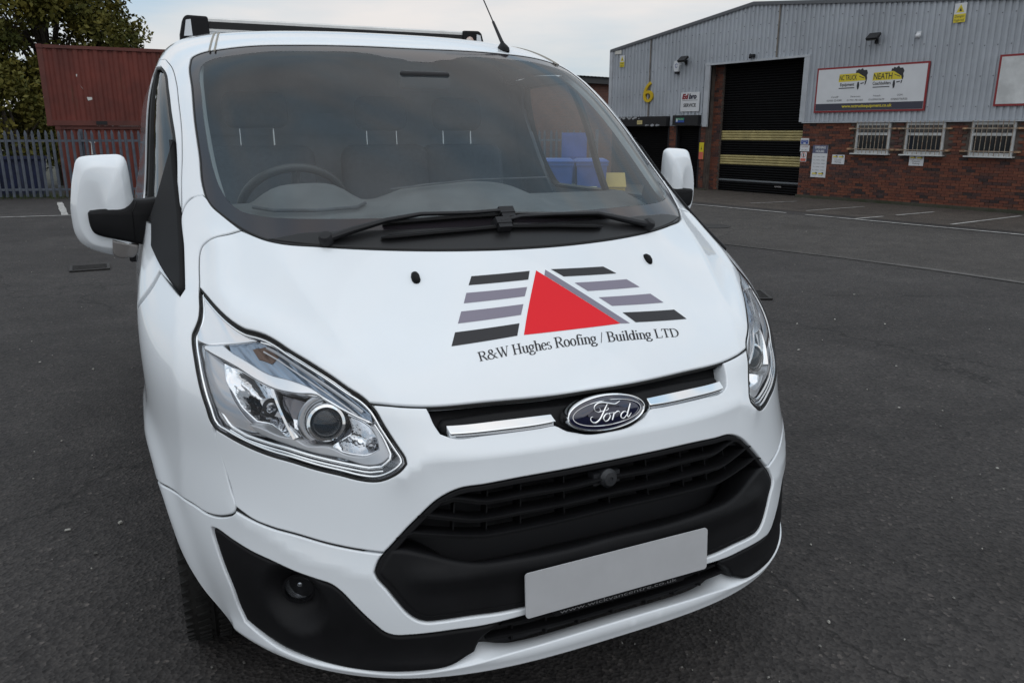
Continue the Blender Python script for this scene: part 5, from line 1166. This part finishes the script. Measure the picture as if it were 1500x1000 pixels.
# main name board
bx_, bz_ = -3.475, 2.465
T = onwall('name_board', 'wide white name board in a red frame with two yellow truck emblems', 'sign', bx_, bz_)
board(T, 2.60, .985, SIGNR, d=.02, name='frame'); board(T, 2.52, .905, SIGNW, y=-.02, d=.004)
flat(T, [rect(-1.258, -.450, 1.258, -.298)], SIGNB, y=-.0246, name='band')
SG = {'y1': [(-4.198, 2.796), (-3.744, 2.805), (-3.579, 2.71), (-3.556, 2.642), (-4.209, 2.629)],
'd1': [(-3.806, 2.805), (-3.796, 2.871), (-3.77, 2.86), (-3.744, 2.892), (-3.70, 2.87), (-3.651, 2.904), (-3.62, 2.86), (-3.548, 2.861), (-3.518, 2.792), (-3.538, 2.745), (-3.524, 2.687), (-3.532, 2.63), (-3.556, 2.642), (-3.579, 2.71), (-3.744, 2.805)],
'd1b': [(-3.729, 2.746), (-3.589, 2.696), (-3.593, 2.681), (-3.713, 2.724)], 'w1': [(-3.744, 2.607), (-3.709, 2.62), (-3.692, 2.545), (-3.702, 2.469), (-3.734, 2.448), (-3.754, 2.53)],
'b1': [(-3.565, 2.633), (-3.528, 2.634), (-3.548, 2.565), (-3.573, 2.537)], 'e1': [(-3.67, 2.59), (-3.59, 2.60), (-3.59, 2.58), (-3.67, 2.565)], 'u1': [(-4.188, 2.503), (-3.806, 2.504), (-3.806, 2.486), (-4.188, 2.484)]}
SG2 = {'y2': [(-3.382, 2.791), (-2.93, 2.802), (-2.756, 2.696), (-2.737, 2.63), (-3.396, 2.625)],
'd2': [(-2.989, 2.803), (-2.979, 2.862), (-2.95, 2.85), (-2.93, 2.886), (-2.88, 2.865), (-2.833, 2.905), (-2.80, 2.86), (-2.737, 2.86), (-2.699, 2.796), (-2.718, 2.739), (-2.703, 2.683), (-2.714, 2.619), (-2.737, 2.63), (-2.756, 2.696), (-2.93, 2.802)],
'd2b': [(-2.92, 2.745), (-2.776, 2.692), (-2.779, 2.677), (-2.901, 2.724)], 'w2': [(-2.92, 2.606), (-2.887, 2.615), (-2.872, 2.538), (-2.882, 2.464), (-2.911, 2.442), (-2.93, 2.523)],
'b2': [(-2.747, 2.609), (-2.722, 2.611), (-2.733, 2.556), (-2.756, 2.536)], 'e2': [(-2.85, 2.585), (-2.77, 2.595), (-2.77, 2.575), (-2.85, 2.56)], 'u2': [(-3.372, 2.496), (-2.992, 2.496), (-2.992, 2.479), (-3.372, 2.477)]}
def emblem(t, S, ox, oz, k, y, x0=0, z0=0):
    f = lambda p: [((a-ox)*k+x0, (b-oz)*k+z0) for a, b in p]
    ks = list(S); flat(t, [f(S[ks[0]])], SIGNY, y=y, name='truck_emblem')
    flat(t, [f(S[q]) for q in ks[1:]], SIGNK, y=y-.0006, name='truck_emblem')
emblem(T, SG, bx_, bz_, 1, -.0246); emblem(T, SG2, bx_, bz_, 1, -.0246)
for s, h, x, z, w_, mt in (('NC TRUCK', .106, -3.978, 2.667, .425, SIGNK), ('Equipment', .066, -3.988, 2.540, .345, SIGNK), ('NEATH', .125, -3.163, 2.648, .42, SIGNK), ('Coachbuilders', .068, -3.176, 2.534, .41, SIGNK),
        ('Cardiff', .036, -4.262, 2.292, .18, SIGNK), ('02920 224288', .040, -4.272, 2.214, .37, SIGNK), ('Swansea', .036, -3.757, 2.292, .24, SIGNK), ('01792 781660', .040, -3.763, 2.210, .38, SIGNK), ('Neath', .036, -3.253, 2.292, .165, SIGNK), ('01639643629', .040, -3.255, 2.211, .36, SIGNK), ('OOH', .036, -2.74, 2.292, .118, SIGNK), ('07850776925', .040, -2.746, 2.205, .365, SIGNK), ('www.nctruckequipment.co.uk', .062, -3.48, 2.075, 1.18, SIGNY)):
    txt(T, s, h, x-bx_, z-bz_, mt, y=-.0258, width=w_, bold=.002 if h > .05 else .0)
T = onwall('name_board', 'blank dirty white board in a red frame at the right edge of the photo', 'sign', .42, 2.505)
board(T, 2.52, .95, SIGNR, d=.02, name='frame'); board(T, 2.44, .87, mat('dirty_white', (.56, .57, .57), .5, noise=(2.2, .2, 6)), y=-.02, d=.004)
# numeral
def solid_text(mb, s, h, d, **k):
    vs, fs = text_mesh(s, h, res=8, **k); n = len(vs); mb.add([(x, -d, y) for x, y in vs], fs)
    cnt = {}
    for f in fs:
        for i in range(len(f)): e = (f[i], f[(i+1) % len(f)]); cnt[tuple(sorted(e))] = cnt.get(tuple(sorted(e)), 0)+1
    for (a, b), c in cnt.items():
        if c == 1: mb.add([(vs[a][0], -d, vs[a][1]), (vs[b][0], -d, vs[b][1]), (vs[b][0], 0, vs[b][1]), (vs[a][0], 0, vs[a][1])], [(0, 1, 2, 3)])
m = MB(); solid_text(m, '6', .56, .05, width=.37); o = m.build('unit_numeral', SIX, None, fix=False, label='large yellow numeral six fixed on the grey cladding', cat='sign'); o.location = fp(-10.16, -.042, 2.36); o.rotation_euler = (0, 0, FRZ)
T = onwall('service_sign', 'square white Edbro service sign above the narrow black shutter', 'sign', -8.60, 2.325)
board(T, .66, .50, SIGNW); m = MB(); add_text(m, 'Ed', .125, (-.165, -.0135, .08), (1, 0, 0), (0, 0, 1), width=.23, shear=.18, bold=.012); m.mi = 1; add_text(m, 'bro', .125, (.095, -.0135, .08), (1, 0, 0), (0, 0, 1), width=.28, shear=.18, bold=.012); m.build('lettering', [SIGNM, SIGNB], T, fix=False)
flat(T, [rect(-.27, .035, .27, .044)], SIGNK, name='rule'); txt(T, 'SERVICE', .085, 0, -.13, SIGNK, width=.44, bold=.004)
def tri_sign(label, x, z, w_, h, upper, lower, words, wmt):
    T = onwall('warning_sign', label, 'sign', x, z); board(T, w_, h, upper)
    flat(T, [rect(-w_/2, -h/2, w_/2, -h*.06)], lower, name='panel')
    flat(T, [[(-w_*.34, h*.02), (w_*.34, h*.02), (0, h*.44)]], SIGNY, y=-.0134, name='triangle'); flat(T, [[(-w_*.10, h*.08), (w_*.12, h*.08), (w_*.02, h*.30)]], SIGNK, y=-.0138, name='pictogram')
    for i, s in enumerate(w_d for w_d in words if w_d): txt(T, s, h*.13, 0, -h*(.24+.2*i), wmt, y=-.0142, width=w_*.8)
tri_sign('small yellow and white warning sign high on the left end of the cladding', -11.29, 3.54, .19, .32, SIGNW, SIGNY, ('Danger', 'Fragile roof'), SIGNK)
tri_sign('small yellow and white danger sign high under the roof, above the main name board', -1.715, 3.83, .23, .36, SIGNW, SIGNY, ('Danger', 'Fragile roof'), SIGNK)
tri_sign('narrow sign with yellow triangle and red panel on brick pier beside roller door', -8.10, 1.04, .15, .44, SIGNY, SIGNP, ('', ''), SIGNW)
T = onwall('notice', 'pale blank plate at the top left corner of the cladding', 'sign', -11.47, 3.80); board(T, .27, .10, mat('pale_plate', (.55, .54, .50), .6))
T = onwall('exit_sign', 'green and blue sign on the box over the narrow black shutter', 'sign', -8.80, 1.845, -.182)
board(T, .30, .12, SIGNBL); flat(T, [rect(-.15, .0, .15, .06)], SIGNG, name='panel'); flat(T, [rect(-.13, -.04, -.08, .04)], SIGNW, y=-.0136, name='pictogram'); txt(T, 'Fire exit', .03, .03, .015, SIGNW, y=-.0142, width=.16)
T = onwall('notice', 'small yellowish label on the flaking box over the wide black shutter', 'sign', -10.34, 1.80, -.182); board(T, .20, .11, mat('cream', (.50, .42, .20), .5)); txt(T, 'CCTV', .03, 0, -.015, SIGNK, width=.14)
T = onwall('notice', 'small blue notice right of the roller door, topmost of the three', 'sign', -4.96, 1.32, -.022)
board(T, .22, .15, SIGNW); flat(T, [rect(-.095, -.06, .095, .035)], SIGNBL, name='panel'); txt(T, 'NOTICE', .025, 0, -.005, SIGNW, y=-.0142, width=.15); flat(T, [rect(-.03, -.055, .03, -.025)], SIGNW, y=-.0142, name='pictogram')
T = onwall('notice', 'small white notice with red lettering, between the blue and the salmon notices', 'sign', -4.945, 1.16, -.022)
board(T, .245, .14, SIGNW); txt(T, 'CAUTION', .03, 0, .025, SIGNM, width=.17); txt(T, '2m 30 t', .024, 0, -.05, SIGNK, width=.17)
T = onwall('notice', 'small notice with red prohibition circle over salmon panel', 'sign', -4.96, .96, -.022)
board(T, .16, .22, SIGNW); flat(T, [rect(-.07, -.10, .07, -.035)], SIGNP, name='panel')
m = MB(); m.tube([(.055*math.cos(t), -.0135, .045+.055*math.sin(t)) for t in np.linspace(0, 2*math.pi, 25)], .006, 4, caps=False); m.build('circle', SIGNP, T); flat(T, [rect(-.012, .0, .012, .085)], SIGNK, name='pictogram')
T = onwall('opening_hours_sign', 'tall white opening hours sign with navy heading on the brickwork', 'sign', -4.525, .87, -.022)
board(T, .39, .74, SIGNW); flat(T, [rect(-.195, .185, .195, .37)], mat('sign_slate', (.085, .095, .16), .45), name='panel'); txt(T, 'OPENING', .055, 0, .29, SIGNW, y=-.0138, width=.28, bold=.002); txt(T, 'HOURS', .055, 0, .205, SIGNW, y=-.0138, width=.22, bold=.002)
for i, s in enumerate(('Mon  7:30am - 5:30pm', 'Tue  7:30am - 5:30pm', 'Wed  7:30am - 5:30pm', 'Thu  7:30am - 5:30pm', 'Fri  7:30am - 3:30pm')): txt(T, s, .020, 0, .095-.077*i, SIGNK, width=.31)
emblem(T, SG, -3.85, 2.68, .19, -.0134, -.09, -.29); emblem(T, SG2, -3.03, 2.68, .19, -.0134, .08, -.29)
for lab, x, z in (('small white customer parking sign beside the opening hours sign', -4.04, .925), ('small white customer parking sign under the middle window', -2.22, .95)):
    T = onwall('parking_sign', lab, 'sign', x, z, -.022, 'customer parking signs'); board(T, .31, .21, SIGNW); emblem(T, SG, -3.85, 2.68, .17, -.0134, -.075, .055); emblem(T, SG2, -3.03, 2.68, .17, -.0134, .075, .055)
    txt(T, 'Customer', .030, 0, -.025, SIGNK, width=.18); txt(T, 'Parking', .030, 0, -.072, SIGNK, width=.15)
# flood lights, alarm, cameras
for lab, x, z in (('black floodlight on the cladding beside the white alarm box', -8.80, 3.40), ('black floodlight on the cladding above the main name board', -3.41, 3.50)):
    T = onwall('floodlight', lab, 'floodlight', x, z, -.04, 'floodlights on the cladding')
    m = MB(); m.box((0, -.16, .03), (.26, .20, .06), Matrix.Rotation(.65, 3, 'X')); o = m.build('lamp_head', BLACKMETAL, T); bv = o.modifiers.new('edge', 'BEVEL'); bv.width = .012; bv.segments = 2
    m = MB(); m.box((0, -.175, -.012), (.21, .15, .012), Matrix.Rotation(.65, 3, 'X')); m.build('lamp_glass', mat('lamp_pane', (.12, .12, .12), .1) if 'lamp_pane' not in MATS else MATS['lamp_pane'], T)
    m = MB(); m.box((0, -.02, -.05), (.06, .04, .12)); m.tube([(0, -.03, -.05), (0, -.12, -.02)], .014, 6); m.build('bracket', BLACKMETAL, T)
T = onwall('alarm_box', 'white hexagonal alarm box with black base on the grey cladding', 'alarm box', -9.10, 3.26)
m = MB(); hx = [(-.07, -.13), (.07, -.13), (.11, .03), (.07, .15), (-.07, .15), (-.11, .03)]; m.prism(hx, (0, 0, 0), (1, 0, 0), (0, 0, 1), (0, -.07, 0)); m.build('case', SIGNW, T)
m = MB(); m.prism([(-.06, -.13), (.06, -.13), (.045, -.19), (-.045, -.19)], (0, 0, 0), (1, 0, 0), (0, 0, 1), (0, -.065, 0)); m.build('sounder', BLACKMETAL, T)
m = MB(); m.tube([(.045*math.cos(t), -.071, .045*math.sin(t)+.02) for t in np.linspace(.6, 5.6, 16)], .008, 4); m.build('mark', SIGNBL, T)
T = onwall('dome_camera', 'tiny white dome camera on the cladding right of the floodlight', 'camera', -2.50, 3.48)
m = MB(); m.cyl((0, 0, 0), (0, -1, -.3), [(0, .05), (.04, .055), (.07, .045), (.09, .02), (.092, .002)], 14); m.build('dome', SIGNW, T, smooth=50); m = MB(); m.box((0, -.0, .03), (.09, .03, .09)); m.build('mount', SIGNW, T)
T = onwall('door_sensor', 'small black sensor over the middle of the roller door', 'sensor', -6.62, 3.36, -.05); m = MB(); m.box((0, -.05, 0), (.12, .10, .08)); m.build('case', BLACKMETAL, T); m = MB(); m.tube([(0, -.09, -.02), (0, -.14, -.05)], .025, 8); m.build('lens', GLOSSB, T)

# ---------------------------------------------------------------- palisade fences
GALV = mat('galvanised_steel', (.085, .098, .122), .55, .3, noise=(7, .2, 4))
def fence(label, a0, a1, z0=0.0):
    p = FENCE_A+FENCE_U*a0; rz = math.atan2(FENCE_U.y, FENCE_U.x); T = thing('palisade_fence', label, 'fence', tuple(p), rz); L_ = a1-a0
    m = MB(); pr = [(-.034, .012), (-.018, -.004), (-.010, -.012), (.010, -.012), (.018, -.004), (.034, .012)]
    H = 1.58
    R = [[Vector((x, y, .05)) for x, y in pr], [Vector((x, y, H-.10)) for x, y in pr], [Vector((x*.85, y, H-.06)) for x, y in pr], [Vector((x*.25, y*.5, H)) for x, y in pr]]
    m.rings(R, caps=False, close=False); first = m.build('pale', GALV, T); n = int(L_/.148)
    for k in range(n):
        o = first if k == 0 else link('pale', first.data, T)
        o.location = (.05+k*.148, random.uniform(-.004, .004), random.uniform(-.012, .012)); o.rotation_euler = (0, random.uniform(-.008, .008), 0)
    for z in (.22, 1.34): m = MB(); m.box((L_/2, .035, z), (L_, .05, .05)); m.build('rail', GALV, T)
    for k in range(int(L_/2.4)+1): m = MB(); m.box((.3+k*2.4, .095, .80), (.07, .06, 1.6)); m.build('post', GALV, T)
fence('grey steel palisade fence in front of the red containers', -6.2, .9)
fence('grey steel palisade fence behind the blue bins, seen through the van windows', 6.2, 11.3)
g = MB()
for k in range(5200):
    a = random.uniform(-7, 12); p = FENCE_A+FENCE_U*a+FENCE_N*(random.uniform(-.10, 1.0)); h = random.uniform(.04, .16); d = Vector((random.uniform(-.06, .06), random.uniform(-.06, .06), h)); s = Vector((random.uniform(-1, 1), random.uniform(-1, 1), 0)).normalized()*.007
    z0 = Vector((0, 0, -.02)); g.add([p-s+z0, p+s+z0, p+d], [(0, 1, 2)])
g.build('grass', mat('grass', (.045, .06, .015), .9, noise=(3, .4, 3)), kind='stuff', fix=False)
# ---------------------------------------------------------------- containers
RED = mat('container_red', (.135, .020, .016), .62, noise=(1.6, .28, 6), bump=(14, .2, .006))
def rusty(name, col):
    m = mat(name, col, .65, noise=(1.6, .25, 6)); t = m.node_tree; b = t.nodes['Principled BSDF']; src = b.inputs['Base Color'].links[0].from_socket
    geo = t.nodes.new('ShaderNodeNewGeometry'); mp_ = t.nodes.new('ShaderNodeMapping'); mp_.inputs['Scale'].default_value = (3.5, 3.5, .6); n = t.nodes.new('ShaderNodeTexNoise'); n.inputs['Scale'].default_value = 1.6; n.inputs['Detail'].default_value = 7; n.inputs['Roughness'].default_value = .68
    t.links.new(geo.outputs['Position'], mp_.inputs[0]); t.links.new(mp_.outputs[0], n.inputs['Vector'])
    r = t.nodes.new('ShaderNodeValToRGB'); r.color_ramp.elements[0].position = .60; r.color_ramp.elements[1].position = .74; t.links.new(n.outputs['Fac'], r.inputs[0])
    x = t.nodes.new('ShaderNodeMix'); x.data_type = 'RGBA'; x.inputs[7].default_value = (.09, .036, .018, 1); t.links.new(r.outputs[0], x.inputs[0]); t.links.new(src, x.inputs[6]); t.links.new(x.outputs[2], b.inputs['Base Color'])
    return m
RED = rusty('container_paint', (.125, .0225, .0140)); REDD = rusty('container_frame', (.10, .024, .017))
def container(label, p, z0, h, marks):
    T = thing('shipping_container', label, 'shipping container', (p[0], p[1], z0), math.atan2(.05, 1.0), 'stacked red shipping containers'); Lc, Dc = 4.7, 1.9
    m = MB()
    for x in (.06, Lc-.06):
        for y in (.06, Dc-.06): m = MB(); m.box((x, y, h/2), (.12, .12, h)); m.build('corner_post', REDD, T)
    m = MB()
    for z, hh in ((.07, .13), (h-.04, .08)):
        for y in (.05, Dc-.05): m.box((Lc/2, y, z), (Lc-.24, .09, hh))
        for x in (.05, Lc-.05): m.box((x, Dc/2, z), (.09, Dc-.24, hh))
    m.build('rail', REDD, T)
    m = MB(); x = .12; pts = []
    while x < Lc-.12: pts += [(x, .03), (x+.075, .03), (x+.12, .062), (x+.185, .062), (x+.23, .03)]; x += .23
    m.rings([[Vector((a, b, .13)) for a, b in pts], [Vector((a, b, h-.07)) for a, b in pts]], caps=False, close=False); m.build('side_panel', RED, T, fix=False)
    m = MB(); m.box((Lc/2, Dc/2+.08, h/2), (Lc-.14, Dc-.26, h-.06)); m.build('end_and_roof', RED, T)
    m = MB()
    for x in (1.25, 3.2): m.box((x, .003, .075), (.26, .012, .09))
    m.build('fork_pocket', BLACKMETAL, T)
    m = MB()
    for x in (.055, Lc-.055):
        for z in (.05, h-.04): m.box((x, .05, z), (.13, .13, .10))
    m.build('corner_casting', REDD, T)
    if marks: flat(T, marks, mat('white_marks', (.55, .55, .53), .7) if 'white_marks' not in MATS else MATS['white_marks'], y=.024, name='painted_mark')
container('upper red shipping container, rust stained with a few white scrapes', (-2.95, 22.05), 1.69, 1.97, [[(.80, 1.28), (.83, 1.28), (.82, 1.22), (.80, 1.22)], [(.86, 1.02), (.90, .95), (.93, .90), (.90, .94)], [(.98, .72), (1.10, .72), (1.10, .66), (1.0, .63)]])
ck = [(.80+.10*math.cos(t), .98+.10*math.sin(t)) for t in np.linspace(0, 2*math.pi, 14, endpoint=False)]
container('lower red shipping container behind the fence, with white painted marks', (-2.78, 22.10), -.30, 1.985, [[(.72, 1.62), (.86, 1.60), (.86, 1.56), (.82, 1.56), (.80, 1.30), (.85, 1.28), (.85, 1.24), (.74, 1.26), (.76, 1.56), (.72, 1.58)], ck, [(.72, .80), (.80, .70), (.90, .80), (.84, .64), (.88, .55), (.80, .62), (.72, .56), (.77, .66)]])
# dark blue skip seen between the pales
T = thing('skip', 'dark blue waste skip half hidden behind the fence at far left', 'skip', (-4.0, 22.0, -.32), .1)
m = MB(); m.rings([[Vector((-.75, -.5, 0)), Vector((.75, -.5, 0)), Vector((.75, .5, 0)), Vector((-.75, .5, 0))], [Vector((-1.0, -.6, 1.25)), Vector((.9, -.6, 1.25)), Vector((.9, .6, 1.25)), Vector((-1.0, .6, 1.25))]]); m.build('body', mat('skip_blue', (.008, .014, .05), .6, noise=(4, .4, 4)), T)
m = MB()
for x in (-.7, -.2, .3, .75): m.box((x, -.60, .65), (.07, .06, 1.1), Matrix.Rotation(-.08, 3, 'X'))
m.box((-.05, -.62, 1.24), (1.95, .08, .07)); m.build('rib', MATS['skip_blue'], T)
# ---------------------------------------------------------------- bins seen through the cab
BLUE = mat('bin_blue', (.030, .085, .32), .5, noise=(6, .12, 3))
def bin_(label, p, rz, lid_open):
    T = thing('wheelie_bin', label, 'wheelie bin', (*p, 0), rz, 'blue wheelie bins')
    m = MB(); sq = lambda wx, dy, z, y0=0: [Vector((-wx/2, -dy/2+y0, z)), Vector((wx/2, -dy/2+y0, z)), Vector((wx/2, dy/2+y0, z)), Vector((-wx/2, dy/2+y0, z))]
    m.rings([sq(.46, .52, .06), sq(.55, .66, .95), sq(.59, .70, .95), sq(.59, .70, 1.0)]); o = m.build('body', BLUE, T)
    m = MB()
    if lid_open: m.box((0, .36, 1.27), (.50, .05, .52)); m.box((0, .33, 1.27), (.42, .02, .42))
    else: m.rings([sq(.61, .72, 1.005), sq(.61, .72, 1.03), sq(.50, .60, 1.07)])
    m.build('lid', BLUE, T)
    for s in (-1, 1): m = MB(); m.cyl((s*.25, .24, .10), (1, 0, 0), [(-.025, .10), (.025, .10)], 16); m.build('wheel', RUBBER, T)
    m = MB(); m.box((0, -.322, .50), (.20, .012, .16), Matrix.Rotation(-.08, 3, 'X')); m.build('sticker', mat('bin_sticker', (.50, .55, .42), .6) if 'bin_sticker' not in MATS else MATS['bin_sticker'], T)
    m = MB(); m.tube([(-.22, .36, .98), (-.22, .42, .98), (.22, .42, .98), (.22, .36, .98)], .015, 6); m.build('handle', BLUE, T)
bin_('blue wheelie bin with closed lid, further from the yellow grit bin', (6.14, 11.40), -.45, False)
bin_('blue wheelie bin nearest the yellow grit bin, seen through the van cab', (6.70, 11.13), -.45, False)
bin_('blue wheelie bin with its lid standing open behind the two closed ones', (6.86, 12.0), -.45, True)
T = thing('grit_bin', 'yellow grit bin with sloping lid seen through the windscreen', 'grit bin', (7.10, 10.90, 0), -.5)
YEL = mat('grit_yellow', (.42, .29, .05), .5); m = MB(); m.box((0, 0, .28), (.34, .4, .56), None, 1.08); m.build('body', YEL, T); m = MB(); m.add([(-.20, -.24, .565), (.20, -.24, .565), (.20, .24, .565), (-.20, .24, .565), (-.20, .24, .80), (.20, .24, .80)], [(0, 1, 5, 4), (0, 4, 3), (1, 2, 5), (2, 3, 4, 5), (0, 3, 2, 1)]); m.build('lid', YEL, T)
# ---------------------------------------------------------------- brick building beyond
bt = bpy.data.materials.new('far_brick'); bt.use_nodes = True; t_ = bt.node_tree; b_ = t_.nodes['Principled BSDF']; b_.inputs['Roughness'].default_value = .9
tcn = t_.nodes.new('ShaderNodeTexCoord'); mpn = t_.nodes.new('ShaderNodeMapping'); mpn.inputs['Rotation'].default_value = (math.pi/2, 0, 0); br_ = t_.nodes.new('ShaderNodeTexBrick')
br_.inputs['Scale'].default_value = 1; br_.inputs['Brick Width'].default_value = .18; br_.inputs['Row Height'].default_value = .06; br_.inputs['Mortar Size'].default_value = .006; br_.inputs['Color1'].default_value = (.15, .055, .033, 1); br_.inputs['Color2'].default_value = (.10, .042, .03, 1); br_.inputs['Mortar'].default_value = (.12, .09, .08, 1)
t_.links.new(tcn.outputs['Object'], mpn.inputs[0]); t_.links.new(mpn.outputs[0], br_.inputs['Vector']); t_.links.new(br_.outputs[0], b_.inputs['Base Color'])
T = thing('brick_building', 'low brick building with dark sheet roof beyond the workshop', 'building', (4.5, 22.4, .30), .28)
m = MB(); m.box((7.5, 3, 1.25), (15, 6, 3.6)); m.build('wall', bt, T)
m = MB(); pts = [(-.2+.1*k, .03*(k % 2)) for k in range(155)]
m.rings([[Vector((x, -.35, 3.22+z)) for x, z in pts], [Vector((x, 6.3, 3.65+z)) for x, z in pts]], caps=False, close=False); m.build('roof', mat('dark_sheet', (.05, .052, .055), .6), T, fix=False)
m = MB(); m.box((7.5, -.12, 3.10), (15.3, .26, .20)); m.build('fascia', mat('dark_fascia', (.04, .04, .04), .6), T)
# ---------------------------------------------------------------- trees
LEAF = mat('leaf', (.052, .062, .013), .7, spec=.25, noise=(1.1, .45, 3, (.145, .122, .020)))
BARK = mat('bark', (.06, .05, .04), .9, noise=(10, .3, 4))
def tree(label, p, crown_c, crown_r, nclump, nleaf, size, seed):
    R = random.Random(seed); T = thing('tree', label, 'tree', tuple(p)); cc = Vector(crown_c)-Vector(p); rr = Vector(crown_r)
    m = MB(); top = cc+Vector((0, 0, rr.z*.3)); m.tube([(0, 0, 0), (.08, .05, cc.z*.45), tuple(cc), tuple(top)], [.22, .17, .11, .03], 8)
    cl = []
    for k in range(nclump):
        while True:
            q = Vector((R.uniform(-1, 1), R.uniform(-1, 1), R.uniform(-1, 1)))
            if .30 < q.length < 1: break
        q = q.normalized()*(q.length**.5); c = cc+Vector((q.x*rr.x, q.y*rr.y, q.z*rr.z)); cl.append(c)
        if k % 3 == 0:
            s = Vector((.05, .03, max(.3, c.z*.45))); mid = (s+c)/2+Vector((0, 0, .2)); m.tube([s, mid, c], [.06, .035, .012], 5)
    m.build('trunk', BARK, T, smooth=60)
    g = np.random.default_rng(seed); V = []; F = []
    for c in cl:
        n = int(nleaf*g.uniform(.6, 1.3)); rad = g.uniform(.5, .95)
        d = g.normal(size=(n, 3)); d /= np.linalg.norm(d, axis=1)[:, None]; pos = np.array(c)+d*rad*g.random((n, 1))**.45*[1, 1, .8]
        a = g.normal(size=(n, 3)); a /= np.linalg.norm(a, axis=1)[:, None]; b = np.cross(a, g.normal(size=(n, 3))); b /= np.linalg.norm(b, axis=1)[:, None]
        s = size*g.uniform(.6, 1.25, (n, 1)); Q = np.stack([pos-a*s, pos+b*s*.6, pos+a*s, pos-b*s*.6], 1).reshape(-1, 3); base_ = sum(len(v) for v in V)
        V.append(Q); F += [(base_+4*i, base_+4*i+1, base_+4*i+2, base_+4*i+3) for i in range(n)]
    me = bpy.data.meshes.new('crown'); me.from_pydata(np.concatenate(V).tolist(), [], F); me.materials.append(LEAF); link('crown', me, T)
tree('large dark green tree towering behind the red containers', (-3.4, 31.0, -.4), (-3.5, 30.6, 5.2), (3.2, 3.0, 4.2), 190, 400, .085, 3)
tree('bushy tree at the far left edge behind the fence', (-7.4, 28.0, -.4), (-7.4, 28.0, 3.6), (2.6, 2.4, 3.6), 130, 330, .085, 5)
tree('small thin tree leaning beside the left end of the containers', (-4.2, 26.5, -.4), (-4.4, 26.5, 1.7), (1.5, 1.2, 1.6), 50, 150, .08, 8)
tree('sprig of weeds rooted at the joint of the two containers', (-.55, 22.9, .9), (-.50, 22.9, 1.95), (.30, .2, .35), 8, 40, .035, 9)
